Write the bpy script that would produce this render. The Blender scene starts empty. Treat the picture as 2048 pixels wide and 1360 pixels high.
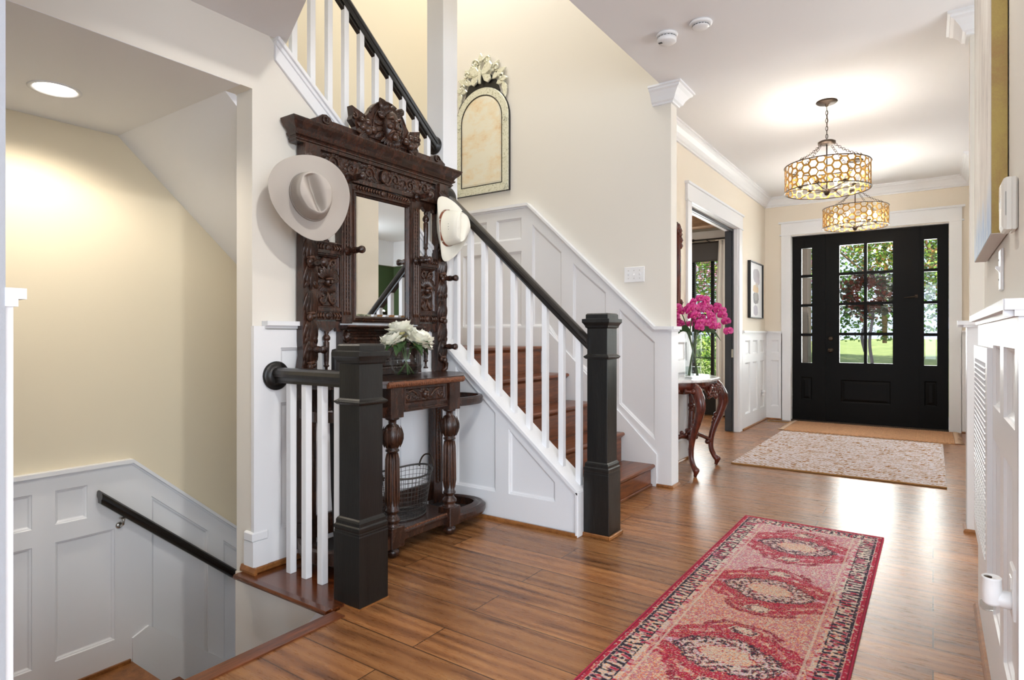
import bpy, math, random
import numpy as np
from mathutils import Vector, Matrix, geometry
random.seed(7)
PI = math.pi
S = bpy.context.scene
COL = S.collection

# ------------------------------------------------------------ camera
cam_d = bpy.data.cameras.new('camera'); cam = bpy.data.objects.new('camera', cam_d); COL.objects.link(cam)
cam.location = (0, 0, 1.13)
cam.rotation_euler = (PI/2, 0, math.atan2(842, 1213.5))
cam_d.sensor_width = 36; cam_d.lens = 36*1213.5/2048; cam_d.shift_y = -9/2048; cam_d.clip_start = .05
S.camera = cam
S.view_settings.view_transform = 'Standard'; S.view_settings.look = 'None'
S.view_settings.gamma = 1; S.view_settings.use_curve_mapping = False
S.view_settings.exposure = 0.06
S.cycles.transparent_max_bounces = 32

# ------------------------------------------------------------ sky, sun, daylight and added fill lamps
W = bpy.data.worlds.new('sky'); S.world = W; W.use_nodes = True
bg = W.node_tree.nodes['Background']; bg.inputs[0].default_value = (.70, .82, 1, 1); bg.inputs[1].default_value = 1.35

def lamp(name, kind, loc, energy, color=(1, 1, 1), rot=(0, 0, 0), **kw):
    d = bpy.data.lights.new(name, kind); d.energy = energy; d.color = color
    for k, v in kw.items(): setattr(d, k, v)
    o = bpy.data.objects.new(name, d); COL.objects.link(o); o.location = loc; o.rotation_euler = rot
    return o
def aim(loc, tgt):
    return (Vector(tgt)-Vector(loc)).to_track_quat('-Z', 'Y').to_euler()
lamp('sun', 'SUN', (8, -2, 12), 10.0, (1, .95, .86), aim((9, -5, 11), (0, 0, 0)), angle=.01)
# soft fill lamps in window openings added behind the camera
lamp('window_and_fill_light', 'AREA', (1.3, -4.92, 1.55), 230, (.77, .88, 1), aim((1.3, -4.9, 1.5), (1.3, 0, 1.5)), shape='RECTANGLE', size=4.4, size_y=2.3)
lamp('window_and_fill_light', 'AREA', (3.92, -1.6, 1.55), 150, (.77, .88, 1), aim((3.9, -1.6, 1.5), (0, -1.6, 1.5)), shape='RECTANGLE', size=3.6, size_y=2.2)
lamp('window_and_fill_light', 'AREA', (2.5, 3.77, 1.5), 55, (.86, .93, 1), aim((2.5, 3.77, 1.5), (0, 3.77, 1.4)), shape='RECTANGLE', size=.95, size_y=1.9)  # added fill in the side passage, with no window built there
# daylight at the front door glass and the dining room window
lamp('door_daylight', 'AREA', (-.70, 9.6, 1.6), 170, (.95, 1, .97), aim((-.70, 9.6, 1.7), (-.70, 0, 1.0)), shape='RECTANGLE', size=1.5, size_y=1.7)
lamp('window_and_fill_light', 'AREA', (-3.4, 8.60, 1.5), 60, (.97, 1, 1), aim((-3.4, 8.6, 1.5), (-3.4, 0, 1.2)), shape='RECTANGLE', size=1.6, size_y=1.7)
# lamp added under the upper ceiling to light the stairwell
lamp('upstairs_fill', 'AREA', (-3.1, 3.2, 5.6), 66, (.98, .97, .95), (0, 0, 0), shape='RECTANGLE', size=1.3, size_y=2.0)
# recessed lamps in the ceiling of the hall and the room behind the camera
for x, y, e in ((-.75, 2.3, 22), (1.2, -1.4, 20), (1.2, -3.6, 20)):
    lamp('ceiling_lamp', 'SPOT', (x, y, 2.955), e*1.6, (1, .96, .90), (0, 0, 0), spot_size=2.6, spot_blend=.6, shadow_soft_size=.04)

# adjustable recessed lamp washing the stand with light
lamp('ceiling_lamp', 'SPOT', (-.12, .92, 2.95), 105, (1, .97, .92), aim((-.12, .92, 2.95), (-2.6, 2.15, 1.45)), spot_size=1.05, spot_blend=.7, shadow_soft_size=.04)
# ------------------------------------------------------------ materials
def srgb(r, g, b):
    f = lambda c: (c/255/12.92) if c/255 <= .04045 else ((c/255+.055)/1.055)**2.4
    return (f(r), f(g), f(b), 1)
class NT:
    def __init__(s, name):
        s.m = bpy.data.materials.new(name); s.m.use_nodes = True; s.n = s.m.node_tree.nodes; s.l = s.m.node_tree.links
        s.b = s.n['Principled BSDF']; s.out = s.n['Material Output']
    def add(s, t, **kw):
        n = s.n.new(t)
        for k, v in kw.items():
            if k.startswith('i_'):
                key = k[2:]; key = int(key) if key.isdigit() else key.replace('_', ' ')
                n.inputs[key].default_value = v
            else: setattr(n, k, v)
        return n
    def link(s, a, b): s.l.new(a, b)
    def coords(s, scale=(1, 1, 1), obj=True, rot=(0, 0, 0)):
        t = s.add('ShaderNodeTexCoord'); m = s.add('ShaderNodeMapping'); m.inputs['Scale'].default_value = scale; m.inputs['Rotation'].default_value = rot
        s.link(t.outputs['Object' if obj else 'Generated'], m.inputs[0]); return m.outputs[0]
    def noise(s, vec, scale, detail=4, rough=.6, dist=0):
        n = s.add('ShaderNodeTexNoise'); n.inputs['Scale'].default_value = scale; n.inputs['Detail'].default_value = detail
        n.inputs['Roughness'].default_value = rough; n.inputs['Distortion'].default_value = dist
        s.link(vec, n.inputs['Vector']); return n.outputs['Fac']
    def ramp(s, fac, stops):
        r = s.add('ShaderNodeValToRGB'); e = r.color_ramp.elements
        while len(e) < len(stops): e.new(.5)
        for i, (p, c) in enumerate(stops): e[i].position = p; e[i].color = c if len(c) == 4 else (*c, 1)
        s.link(fac, r.inputs[0]); return r.outputs[0]
    def mix(s, fac, a, b, mode='MIX'):
        m = s.add('ShaderNodeMix', data_type='RGBA', blend_type=mode)
        for sock, v in ((m.inputs[0], fac), (m.inputs[6], a), (m.inputs[7], b)):
            if hasattr(v, 'links') or hasattr(v, 'is_linked'): s.link(v, sock)
            else: sock.default_value = v
        return m.outputs[2]
    def math(s, op, a, b=0.0, c=0.0):
        m = s.add('ShaderNodeMath', operation=op)
        for sock, v in zip(m.inputs, (a, b, c)):
            if hasattr(v, 'is_linked'): s.link(v, sock)
            else: sock.default_value = v
        return m.outputs[0]
    def bump(s, h, strength=.2, dist=.01):
        b = s.add('ShaderNodeBump'); b.inputs['Strength'].default_value = strength; b.inputs['Distance'].default_value = dist
        s.link(h, b.inputs['Height']); s.link(b.outputs[0], s.b.inputs['Normal'])
    def set(s, **kw):
        for k, v in kw.items(): s.b.inputs[k.replace('_', ' ')].default_value = v
        return s
def plain(name, col, rough=.5, metal=0, bump=0, bscale=200, spec=.5, var=.0, coat=0):
    t = NT(name); t.set(Base_Color=col, Roughness=rough, Metallic=metal); t.b.inputs['Specular IOR Level'].default_value = spec
    t.b.inputs['Coat Weight'].default_value = coat
    v = t.coords()
    if bump: t.bump(t.noise(v, bscale, 3), bump, .002)
    if var:
        n = t.noise(v, 3.0, 5)
        c2 = tuple(x*(1-var) for x in col[:3])+(1,)
        t.link(t.ramp(n, [(.3, c2), (.7, col)]), t.b.inputs['Base Color'])
    return t.m
def wood(name, dark, light, rough=.35, axis=(1, 1, 12), scale=6, bump=.25, coat=0, spec=.5, edge_highlight=None):
    """grain stretched along one axis: 'axis' scales the coordinates"""
    t = NT(name); v = t.coords(axis)
    n1 = t.noise(v, scale, 8, .65, .6); n2 = t.noise(v, scale*9, 4, .7, .2)
    f = t.math('ADD', t.math('MULTIPLY', n1, .7), t.math('MULTIPLY', n2, .3))
    c = t.ramp(f, [(.36, dark), (.52, tuple((a+b)/2 for a, b in zip(dark, light))), (.66, light)])
    if edge_highlight:   # paints highlights on the raised edges as a lighter colour
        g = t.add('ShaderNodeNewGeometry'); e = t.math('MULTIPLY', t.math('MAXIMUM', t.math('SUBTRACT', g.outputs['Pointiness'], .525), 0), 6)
        c = t.mix(t.math('MINIMUM', t.math('MULTIPLY', e, n1), .75), c, edge_highlight)
    t.link(c, t.b.inputs['Base Color'])
    t.b.inputs['Roughness'].default_value = rough; t.b.inputs['Coat Weight'].default_value = coat
    t.b.inputs['Specular IOR Level'].default_value = spec
    t.bump(n2, bump, .002); return t.m
def glass(name, tint=(1, 1, 1, 1), rough=0.0, ior=1.45, gloss=(1, 1, 1, 1)):
    # thin glass: clear, with a Schlick reflection that is the same from both sides
    t = NT(name); t.n.remove(t.b)
    tr = t.add('ShaderNodeBsdfTransparent'); tr.inputs[0].default_value = tint
    gl = t.add('ShaderNodeBsdfGlossy'); gl.inputs['Roughness'].default_value = rough; gl.inputs[0].default_value = gloss
    lw = t.add('ShaderNodeLayerWeight'); lw.inputs[0].default_value = .5
    fr = t.math('ADD', t.math('MULTIPLY', t.math('POWER', lw.outputs['Facing'], 4.5), .75), .04)
    mx = t.add('ShaderNodeMixShader'); t.link(fr, mx.inputs[0]); t.link(tr.outputs[0], mx.inputs[1]); t.link(gl.outputs[0], mx.inputs[2])
    t.link(mx.outputs[0], t.out.inputs[0]); return t.m
def emit(name, col, strength):
    t = NT(name); t.set(Base_Color=(0, 0, 0, 1)); t.b.inputs['Emission Color'].default_value = col; t.b.inputs['Emission Strength'].default_value = strength; return t.m

M = {}
M['wall'] = plain('beige_wall_paint', srgb(231, 226, 216), .75, bump=.05, bscale=350, spec=.2)
M['stairwall'] = plain('beige_wall_with_warm_light', srgb(228, 217, 192), .75, bump=.05, bscale=350, spec=.2)  # wall beige with the stairwell's warm light mixed into the colour
M['hallwall'] = plain('peach_beige_wall_paint', srgb(238, 228, 212), .7, bump=.05, bscale=350, spec=.25)
M['white'] = plain('white_trim_paint', srgb(238, 239, 241), .38, bump=.03, bscale=60, spec=.45)
M['ceil'] = plain('ceiling_paint', srgb(240, 240, 241), .8, bump=.04, bscale=300, spec=.15)
M['green'] = plain('green_wall_paint', srgb(74, 92, 62), .7, spec=.2)
M['black'] = wood('black_stained_wood', srgb(10, 10, 10), srgb(31, 30, 28), .36, (1, 1, .12), 14, .5)
M['rail'] = wood('black_stained_rail_wood', srgb(16, 14, 13), srgb(42, 38, 34), .28, (.3, .3, .3), 14, .3)
M['doorblack'] = plain('black_door_paint', srgb(11, 10, 9), .4, bump=.1, bscale=90, spec=.12)
M['oakstair'] = wood('reddish_oak_stain', srgb(66, 32, 14), srgb(142, 80, 42), .3, (8, .6, 8), 5, .2, coat=.15)
M['oaktrim'] = wood('oak_trim', srgb(112, 66, 28), srgb(172, 114, 62), .35, (2, 2, 2), 8, .2)
M['nosing'] = wood('dark_oak_nosing', srgb(62, 28, 12), srgb(146, 84, 50), .3, (14, .8, 14), 5, .2)
M['tread'] = wood('dark_cherry_oak', srgb(52, 18, 7), srgb(120, 62, 26), .18, (.8, 12, 12), 5, .12, coat=.4)
M['carved'] = wood('antique_dark_oak', srgb(17, 11, 9), srgb(74, 43, 29), .27, (3, 3, .8), 9, .35, coat=.15)
M['carving'] = wood('carved_oak_painted_highlight', srgb(16, 10, 8), srgb(70, 42, 28), .27, (3, 3, .8), 9, .35, coat=.15, edge_highlight=srgb(112, 74, 52))  # edge highlights are painted into this oak's colour
M['carvedlight'] = wood('worn_oak_edge', srgb(70, 34, 18), srgb(150, 92, 56), .3, (3, 3, 3), 30, .5)
M['mahog'] = wood('mahogany', srgb(48, 16, 10), srgb(120, 52, 36), .25, (3, 3, .6), 10, .15, coat=.3)
M['beam'] = wood('rustic_beam_wood', srgb(96, 70, 48), srgb(176, 138, 100), .7, (.5, 4, 4), 6, .7)
M['mirror'] = plain('mirror_glass', (.93, .95, .94, 1), .0, 1)
M['glass'] = glass('clear_glass')
M['vaseglass'] = glass('vase_glass', (.86, .88, .88, 1), 0, 1.5)
M['water'] = glass('water', (.80, .86, .84, 1), 0, 1.33)
M['chrome'] = plain('satin_nickel', srgb(190, 186, 178), .25, 1)
M['iron'] = plain('dark_wire', srgb(92, 90, 88), .45, .9)
M['bronze'] = plain('dark_bronze', srgb(74, 62, 52), .4, .85)
M['gold'] = plain('brushed_gold', srgb(186, 140, 68), .35, .85)
M['plastic'] = plain('white_plastic', srgb(240, 240, 240), .35)
M['bulb'] = emit('bulb_glow', (1, .90, .74, 1), 90)
M['candle'] = emit('lit_can_lens', (1, .94, .85, 1), 14)
M['leaf'] = plain('leaf_green', srgb(52, 84, 40), .45, var=.5)
M['stem'] = plain('stem_green', srgb(76, 104, 52), .5, var=.3)

def floor_mat():
    t = NT('wide_plank_oak_floor'); v = t.coords((1, 1, 1))
    br = t.add('ShaderNodeTexBrick'); br.offset = .37; br.offset_frequency = 2; br.squash = 1
    br.inputs['Scale'].default_value = 1; br.inputs['Brick Width'].default_value = 1.55; br.inputs['Row Height'].default_value = .178
    br.inputs['Mortar Size'].default_value = .0024; br.inputs['Mortar Smooth'].default_value = .1; br.inputs['Bias'].default_value = 0
    br.inputs['Color1'].default_value = (0, 0, 0, 1); br.inputs['Color2'].default_value = (1, 1, 1, 1); br.inputs['Mortar'].default_value = (.5, .5, .5, 1)
    t.link(v, br.inputs['Vector'])
    sep = t.add('ShaderNodeSeparateColor'); t.link(br.outputs['Color'], sep.inputs[0])
    pv = sep.outputs[0]
    # grain, offset per plank
    cmb = t.add('ShaderNodeCombineXYZ'); t.link(t.math('MULTIPLY', pv, 37.0), cmb.inputs[0]); t.link(t.math('MULTIPLY', pv, 11.0), cmb.inputs[2])
    va = t.add('ShaderNodeVectorMath', operation='ADD'); t.link(v, va.inputs[0]); t.link(cmb.outputs[0], va.inputs[1])
    mp = t.add('ShaderNodeMapping'); mp.inputs['Scale'].default_value = (.6, 4.6, 1); t.link(va.outputs[0], mp.inputs[0])
    g1 = t.noise(mp.outputs[0], 2.2, 7, .58, 1.2)
    mp2 = t.add('ShaderNodeMapping'); mp2.inputs['Scale'].default_value = (5, 46, 1); t.link(va.outputs[0], mp2.inputs[0])
    g2 = t.noise(mp2.outputs[0], 3, 4, .7, .3)
    wv = t.add('ShaderNodeTexWave', wave_type='BANDS', bands_direction='Y'); wv.inputs['Scale'].default_value = 1.1; wv.inputs['Distortion'].default_value = 9
    wv.inputs['Detail'].default_value = 4; wv.inputs['Detail Scale'].default_value = 1.2; t.link(mp.outputs[0], wv.inputs['Vector'])
    f = t.math('ADD', t.math('ADD', t.math('MULTIPLY', g1, .62), t.math('MULTIPLY', g2, .13)), t.math('MULTIPLY', wv.outputs['Fac'], .16))
    base = t.ramp(f, [(.26, srgb(92, 57, 33)), (.40, srgb(138, 91, 54)), (.55, srgb(160, 111, 68)), (.70, srgb(176, 130, 82))])
    tone = t.ramp(pv, [(0, (.80, .80, .80)), (1, (1.12, 1.08, 1.04))])
    c = t.mix(1.0, base, tone, 'MULTIPLY')
    c = t.mix(t.math('MULTIPLY', br.outputs['Fac'], .85), c, srgb(38, 22, 13))
    t.link(c, t.b.inputs['Base Color'])
    t.link(t.ramp(g2, [(.3, (.25,)*3), (.7, (.33,)*3)]), t.b.inputs['Roughness'])
    big = t.noise(mp.outputs[0], 1.3, 2)
    h = t.math('SUBTRACT', t.math('ADD', t.math('MULTIPLY', g2, .25), t.math('MULTIPLY', big, 1.0)), t.math('MULTIPLY', br.outputs['Fac'], 1.0))
    t.bump(h, .07, .004); return t.m
M['floor'] = floor_mat()

def attr_mat(name, attr='Col', rough=.95, bump=.6, bscale=500, noise_amt=.25):
    t = NT(name); a = t.add('ShaderNodeAttribute'); a.attribute_name = attr
    v = t.coords(); n = t.noise(v, bscale, 2, .8)
    c = t.mix(1.0, a.outputs['Color'], t.ramp(n, [(.3, (1-noise_amt,)*3), (.7, (1+noise_amt,)*3)]), 'MULTIPLY')
    t.link(c, t.b.inputs['Base Color']); t.b.inputs['Roughness'].default_value = rough; t.b.inputs['Specular IOR Level'].default_value = .1
    t.b.inputs['Sheen Weight'].default_value = .1
    t.bump(n, bump, .004); return t.m
def marble():
    t = NT('white_marble'); v = t.coords()
    n = t.noise(v, 5, 8, .6, 2.5)
    t.link(t.ramp(n, [(.35, srgb(176, 172, 172)), (.48, srgb(226, 222, 220)), (.62, srgb(240, 238, 236))]), t.b.inputs['Base Color'])
    t.b.inputs['Roughness'].default_value = .15; return t.m
M['marble'] = marble()
def painted_reflection():
    t = NT('mirror_painted_reflection'); v = t.coords()
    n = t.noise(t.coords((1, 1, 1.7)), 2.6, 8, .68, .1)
    c = t.ramp(n, [(.48, srgb(236, 232, 214)), (.56, srgb(236, 222, 192)), (.66, srgb(224, 188, 144))])  # warm wall's reflection painted into the glass as cream and orange patches
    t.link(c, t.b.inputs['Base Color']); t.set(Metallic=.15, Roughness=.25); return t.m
M['painted_reflection'] = painted_reflection()
def etched():
    t = NT('etched_mirror_border'); v = t.coords()
    n = t.noise(v, 75, 4, .6, .8)
    c = t.ramp(n, [(.46, srgb(232, 233, 216)), (.56, srgb(222, 223, 204)), (.64, srgb(176, 176, 152))])
    t.link(c, t.b.inputs['Base Color']); t.set(Metallic=.35, Roughness=.25); t.bump(n, .15, .001); return t.m
M['etched'] = etched()
# ------------------------------------------------------------ mesh library
class MB:
    def __init__(s): s.v = []; s.f = []; s.mi = []; s.sm = []; s.x = None; s.cm = 0
    def T(s, m): s.x = m; return s
    def av(s, p):
        p = Vector(p)
        if s.x is not None: p = s.x @ p
        s.v.append(tuple(p)); return len(s.v)-1
    def af(s, idx, smooth=False): s.f.append(tuple(idx)); s.mi.append(s.cm); s.sm.append(smooth)
    def box(s, x0, x1, y0, y1, z0, z1, bev=0):
        if bev:
            b = bev
            def ring(z, i): return [(x0+i, y0+b), (x0+b, y0+i), (x1-b, y0+i), (x1-i, y0+b), (x1-i, y1-b), (x1-b, y1-i), (x0+b, y1-i), (x0+i, y1-b)], z
            rs = [([(x0+b, y0+b), (x0+b, y0+b), (x1-b, y0+b), (x1-b, y0+b), (x1-b, y1-b), (x1-b, y1-b), (x0+b, y1-b), (x0+b, y1-b)], z0), ring(z0+b, 0), ring(z1-b, 0), ([(x0+b, y0+b), (x0+b, y0+b), (x1-b, y0+b), (x1-b, y0+b), (x1-b, y1-b), (x1-b, y1-b), (x0+b, y1-b), (x0+b, y1-b)], z1)]
            ids = [[s.av((*p, z)) for p in r] for r, z in rs]
            for a, c in zip(ids, ids[1:]):
                for i in range(8): j = (i+1) % 8; s.af((a[i], a[j], c[j], c[i]))
            s.af(ids[0][::-2]); s.af(ids[-1][::2]); return s
        i = [s.av(p) for p in ((x0, y0, z0), (x1, y0, z0), (x1, y1, z0), (x0, y1, z0), (x0, y0, z1), (x1, y0, z1), (x1, y1, z1), (x0, y1, z1))]
        for q in ((0, 3, 2, 1), (4, 5, 6, 7), (0, 1, 5, 4), (1, 2, 6, 5), (2, 3, 7, 6), (3, 0, 4, 7)): s.af([i[k] for k in q])
        return s
    def prism(s, pts, fn, d0, d1):
        """polygon pts (a,b) mapped by fn(a,b,d) and extruded from d0 to d1"""
        A = [s.av(fn(a, b, d0)) for a, b in pts]; B = [s.av(fn(a, b, d1)) for a, b in pts]; n = len(pts)
        tri = geometry.tessellate_polygon([[Vector((a, b, 0)) for a, b in pts]])
        for t in tri: s.af([A[k] for k in t][::-1]); s.af([B[k] for k in t])
        for i in range(n): j = (i+1) % n; s.af((A[i], A[j], B[j], B[i]))
        return s
    def loft(s, rings, closed=True, caps=True, smooth=True):
        ids = [[s.av(p) for p in r] for r in rings]; n = len(ids[0])
        for a, b in zip(ids, ids[1:]):
            for i in range(n if closed else n-1): j = (i+1) % n; s.af((a[i], a[j], b[j], b[i]), smooth)
        if caps and closed: s.af(ids[0][::-1]); s.af(ids[-1])
        return s
    def lathe(s, prof, c=(0, 0, 0), n=24, axis='z', sx=1, sy=1, smooth=True, ang=0):
        rings = []
        for r, z in prof:
            R = []
            for k in range(n):
                a = 2*PI*k/n+ang; p = (r*math.cos(a)*sx, r*math.sin(a)*sy, z)
                if axis == 'x': p = (p[2], p[0], p[1])
                if axis == 'y': p = (p[0], p[2], p[1])
                R.append((p[0]+c[0], p[1]+c[1], p[2]+c[2]))
            rings.append(R)
        return s.loft(rings, smooth=smooth, caps=tuple(prof[0]) != tuple(prof[-1]))
    def tube(s, path, r, n=8, caps=True, closed=False, flat=1.0):
        P = [Vector(p) for p in path]; m = len(P); rs = r if hasattr(r, '__len__') else [r]*m
        rings = []; up = None
        for i in range(m):
            a = P[i-1] if (i > 0 or closed) else P[i]; b = P[(i+1) % m] if (i < m-1 or closed) else P[i]
            t = (b-a)
            t = t.normalized() if t.length > 1e-9 else Vector((0, 0, 1))
            if up is None:
                up = Vector((0, 0, 1)) if abs(t.z) < .9 else Vector((1, 0, 0))
            up = (up-t*up.dot(t));
            if up.length < 1e-6: up = Vector((1, 0, 0))
            up.normalize(); sd = t.cross(up)
            rings.append([tuple(P[i]+(sd*math.cos(2*PI*k/n)*flat+up*math.sin(2*PI*k/n))*rs[i]) for k in range(n)])
        if closed: rings.append(rings[0])
        return s.loft(rings, caps=caps and not closed)
    def ell(s, c, r, n=12, m=8):
        if not hasattr(r, '__len__'): r = (r, r, r)
        rings = []
        for i in range(m+1):
            ph = PI*i/m; q = max(math.sin(ph), .02)
            rings.append([(c[0]+r[0]*q*math.cos(2*PI*k/n), c[1]+r[1]*q*math.sin(2*PI*k/n), c[2]-r[2]*math.cos(ph)) for k in range(n)])
        return s.loft(rings)
    def sweep(s, prof, p0, p1, up=(0, 0, 1), smooth=False):
        """profile (side, up) swept from p0 to p1; up kept vertical so plumb ends"""
        p0, p1 = Vector(p0), Vector(p1); t = (p1-p0); h = Vector((t.x, t.y, 0)).normalized(); sd = Vector((h.y, -h.x, 0)); u = Vector(up)
        return s.loft([[tuple(p+sd*a+u*b) for a, b in prof] for p in (p0, p1)], smooth=smooth)
    def sweep_path(s, prof, pts, plane_n, closed=False, smooth=False):
        """profile (out, depth): out = away in the path's plane (left of travel), depth = along plane_n; mitred"""
        P = [Vector(p) for p in pts]; N = Vector(plane_n).normalized(); m = len(P); rings = []
        for i in range(m):
            d1 = (P[i]-P[i-1]).normalized() if (i > 0 or closed) else None
            d2 = (P[(i+1) % m]-P[i]).normalized() if (i < m-1 or closed) else None
            d1 = d1 or d2; d2 = d2 or d1
            n1 = N.cross(d1); n2 = N.cross(d2); o = (n1+n2); o = o/max(.2, (1+n1.dot(n2)))
            rings.append([tuple(P[i]+o*a+N*b) for a, b in prof])
        if closed: rings.append(rings[0])
        return s.loft(rings, caps=not closed, smooth=smooth)
    def build(s, name, mat, parent=None, world=False, bevel=0, sub=0, solid=0, weld=False):
        me = bpy.data.meshes.new(name); v = s.v
        if world and parent is not None:
            inv = parent.matrix_basis.inverted(); v = [tuple(inv @ Vector(p)) for p in v]
        me.from_pydata(v, [], s.f)
        mats = mat if isinstance(mat, (list, tuple)) else [mat]
        for m in mats: me.materials.append(M[m] if isinstance(m, str) else m)
        me.polygons.foreach_set('material_index', s.mi); me.polygons.foreach_set('use_smooth', s.sm); me.update()
        import bmesh
        bm = bmesh.new(); bm.from_mesh(me)
        if weld: bmesh.ops.remove_doubles(bm, verts=bm.verts, dist=1e-5)
        bmesh.ops.recalc_face_normals(bm, faces=bm.faces); bm.to_mesh(me); bm.free()
        o = bpy.data.objects.new(name, me); COL.objects.link(o)
        if parent is not None: o.parent = parent
        if solid: md = o.modifiers.new('solid', 'SOLIDIFY'); md.thickness = solid; md.offset = 0
        if bevel: md = o.modifiers.new('bevel', 'BEVEL'); md.width = bevel; md.segments = 2; md.limit_method = 'ANGLE'; md.angle_limit = .6
        if sub: md = o.modifiers.new('sub', 'SUBSURF'); md.levels = sub; md.render_levels = sub
        return o
def tag(o, label=None, cat=None, group=None, kind=None):
    if label: o['label'] = label
    if cat: o['category'] = cat
    if group: o['group'] = group
    if kind: o['kind'] = kind
    return o
def thing(name, label, cat, loc=(0, 0, 0), rotz=0, group=None, kind=None):
    o = bpy.data.objects.new(name, None); COL.objects.link(o); o.location = loc; o.rotation_euler = (0, 0, rotz)
    o.empty_display_size = .05; bpy.context.view_layer.update()
    return tag(o, label, cat, group, kind)
def struct(name, mb, mat, parent=None, **kw):
    o = mb.build(name, mat, parent, **kw)
    if parent is None: o['kind'] = 'structure'
    return o
def copy_tree(o, parent=None):
    c = o.copy(); COL.objects.link(c)
    if parent is not None: c.parent = parent
    for ch in list(o.children): copy_tree(ch, c)
    return c
def XP(x):   # plane facing +X : a = y, b = z, d = out
    return lambda a, b, d=0: (x+d, a, b)
def XN(x):   # plane facing -X
    return lambda a, b, d=0: (x-d, a, b)
def YN(y):   # plane facing -Y (towards the camera)
    return lambda a, b, d=0: (a, y-d, b)
def YP(y): return lambda a, b, d=0: (a, y+d, b)
def inset(poly, w):
    """inward offset of a convex polygon"""
    n = len(poly); area = sum(poly[i][0]*poly[(i+1) % n][1]-poly[(i+1) % n][0]*poly[i][1] for i in range(n))
    sg = 1 if area > 0 else -1; out = []
    for i in range(n):
        p0, p1, p2 = Vector(poly[i-1]), Vector(poly[i]), Vector(poly[(i+1) % n])
        d1 = (p1-p0).normalized(); d2 = (p2-p1).normalized()
        n1 = Vector((-d1.y, d1.x))*sg; n2 = Vector((-d2.y, d2.x))*sg
        o = (n1+n2)/max(.25, 1+n1.dot(n2)); out.append(tuple(p1+o*w))
    return out
def rect(a0, a1, b0, b1): return [(a0, b0), (a1, b0), (a1, b1), (a0, b1)]
def panels(mb, fn, outline, holes, d=.022, mold=.02):
    """flat face at depth d with recessed, moulded panels"""
    loops = [outline]+holes; ids = []; flat = []
    for lp in loops:
        k = [mb.av(fn(a, b, d)) for a, b in lp]; ids.append(k); flat += k
    for t in geometry.tessellate_polygon([[Vector((a, b, 0)) for a, b in lp] for lp in loops]): mb.af([flat[k] for k in t])
    back = [mb.av(fn(a, b, 0)) for a, b in outline]; n = len(outline)
    for i in range(n): j = (i+1) % n; mb.af((ids[0][i], ids[0][j], back[j], back[i]))
    for lp, k in zip(holes, ids[1:]):
        prev = k
        for w, dd in ((.003, d-.007), (mold*.45, d-.009), (mold*.8, d-.016), (mold, d-.017)):
            cur = [mb.av(fn(a, b, dd)) for a, b in inset(lp, w)]
            for i in range(len(lp)): j = (i+1) % len(lp); mb.af((prev[i], prev[j], cur[j], cur[i]))
            prev = cur
        mb.af(prev)
    return mb
def cap(mb, fn, line, d=.05, t=.022, base=0):
    """chair-rail cap following the polyline (a,z): board plus a small cove under it"""
    for (dd, z0, z1) in ((d, -t, 0), (d*.6, -t-.014, -t)):
        for (a, b), (c, e) in zip(line, line[1:]):
            mb.loft([[fn(a, b+z0, base), fn(a, b+z0, dd), fn(a, b+z1, dd), fn(a, b+z1, base)], [fn(c, e+z0, base), fn(c, e+z0, dd), fn(c, e+z1, dd), fn(c, e+z1, base)]], smooth=False)
    return mb
CROWN = [(0, 0), (.018, 0), (.02, .012), (.036, .02), (.05, .05), (.075, .082), (.092, .092), (.095, .104), (.108, .108), (.108, .122), (0, .122)]
def crown(mb, pts, out_dirs, z, prof=CROWN):
    """pts (x,y); out_dirs (dx,dy) per point; profile (out, up) from z"""
    mb.loft([[(p[0]+o[0]*a, p[1]+o[1]*a, z+b) for a, b in prof] for p, o in zip(pts, out_dirs)], smooth=False); return mb
def spiral(c, r0, r1, turns, start, n=20, sgn=1):
    return [(c[0]+(r0+(r1-r0)*i/n)*math.cos(start+sgn*2*PI*turns*i/n), c[1]+(r0+(r1-r0)*i/n)*math.sin(start+sgn*2*PI*turns*i/n)) for i in range(n+1)]
def relief(mb, fn, pts, r, d=.0, n=6):
    m = len(pts); rs = [r*(.35+.65*math.sin(PI*min(1, (i+1)/(m))*.8+.25)) for i in range(m)] if not hasattr(r, '__len__') else r
    mb.tube([fn(a, b, d) for a, b in pts], rs, n)
def leafr(mb, fn, c, ang, L, w, h, d0=0, seg=5):
    """raised pointed leaf lying on the plane"""
    ca, sa = math.cos(ang), math.sin(ang); rows = []
    for i in range(seg+1):
        t = i/seg; hw = w*math.sin(PI*min(.98, t*.9+.08))**.8; x = L*t
        row = []
        for u, hh in ((-1, 0), (-.75, .7), (-.5, .30), (-.25, .9), (0, .45), (.25, .9), (.5, .30), (.75, .7), (1, 0)):
            row.append(fn(c[0]+x*ca-u*hw*sa, c[1]+x*sa+u*hw*ca, d0+h*hh*math.sin(PI*min(.95, t*.8+.15))))
        rows.append(row)
    mb.loft(rows, closed=False, caps=False)
# ------------------------------------------------------------ the setting
CZ = 2.98
def boxes(name, lst, mat, **kw):
    mb = MB()
    for b in lst: mb.box(*b)
    return struct(name, mb, mat, **kw)
# floors
fn_xy = lambda a, b, d=0: (a, b, d)
mb = MB(); mb.prism([(-2.01, -5.1), (4.1, -5.1), (4.1, 9.0), (-5.1, 9.0), (-5.1, 4.46), (-2.66, 4.46), (-2.66, 1.66), (-2.01, 1.66)], fn_xy, -.24, 0); struct('floor', mb, 'floor')
boxes('floor', [(-3.92, -2.75, .38, 1.67, -.95, -.80)], 'oaktrim')
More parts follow.
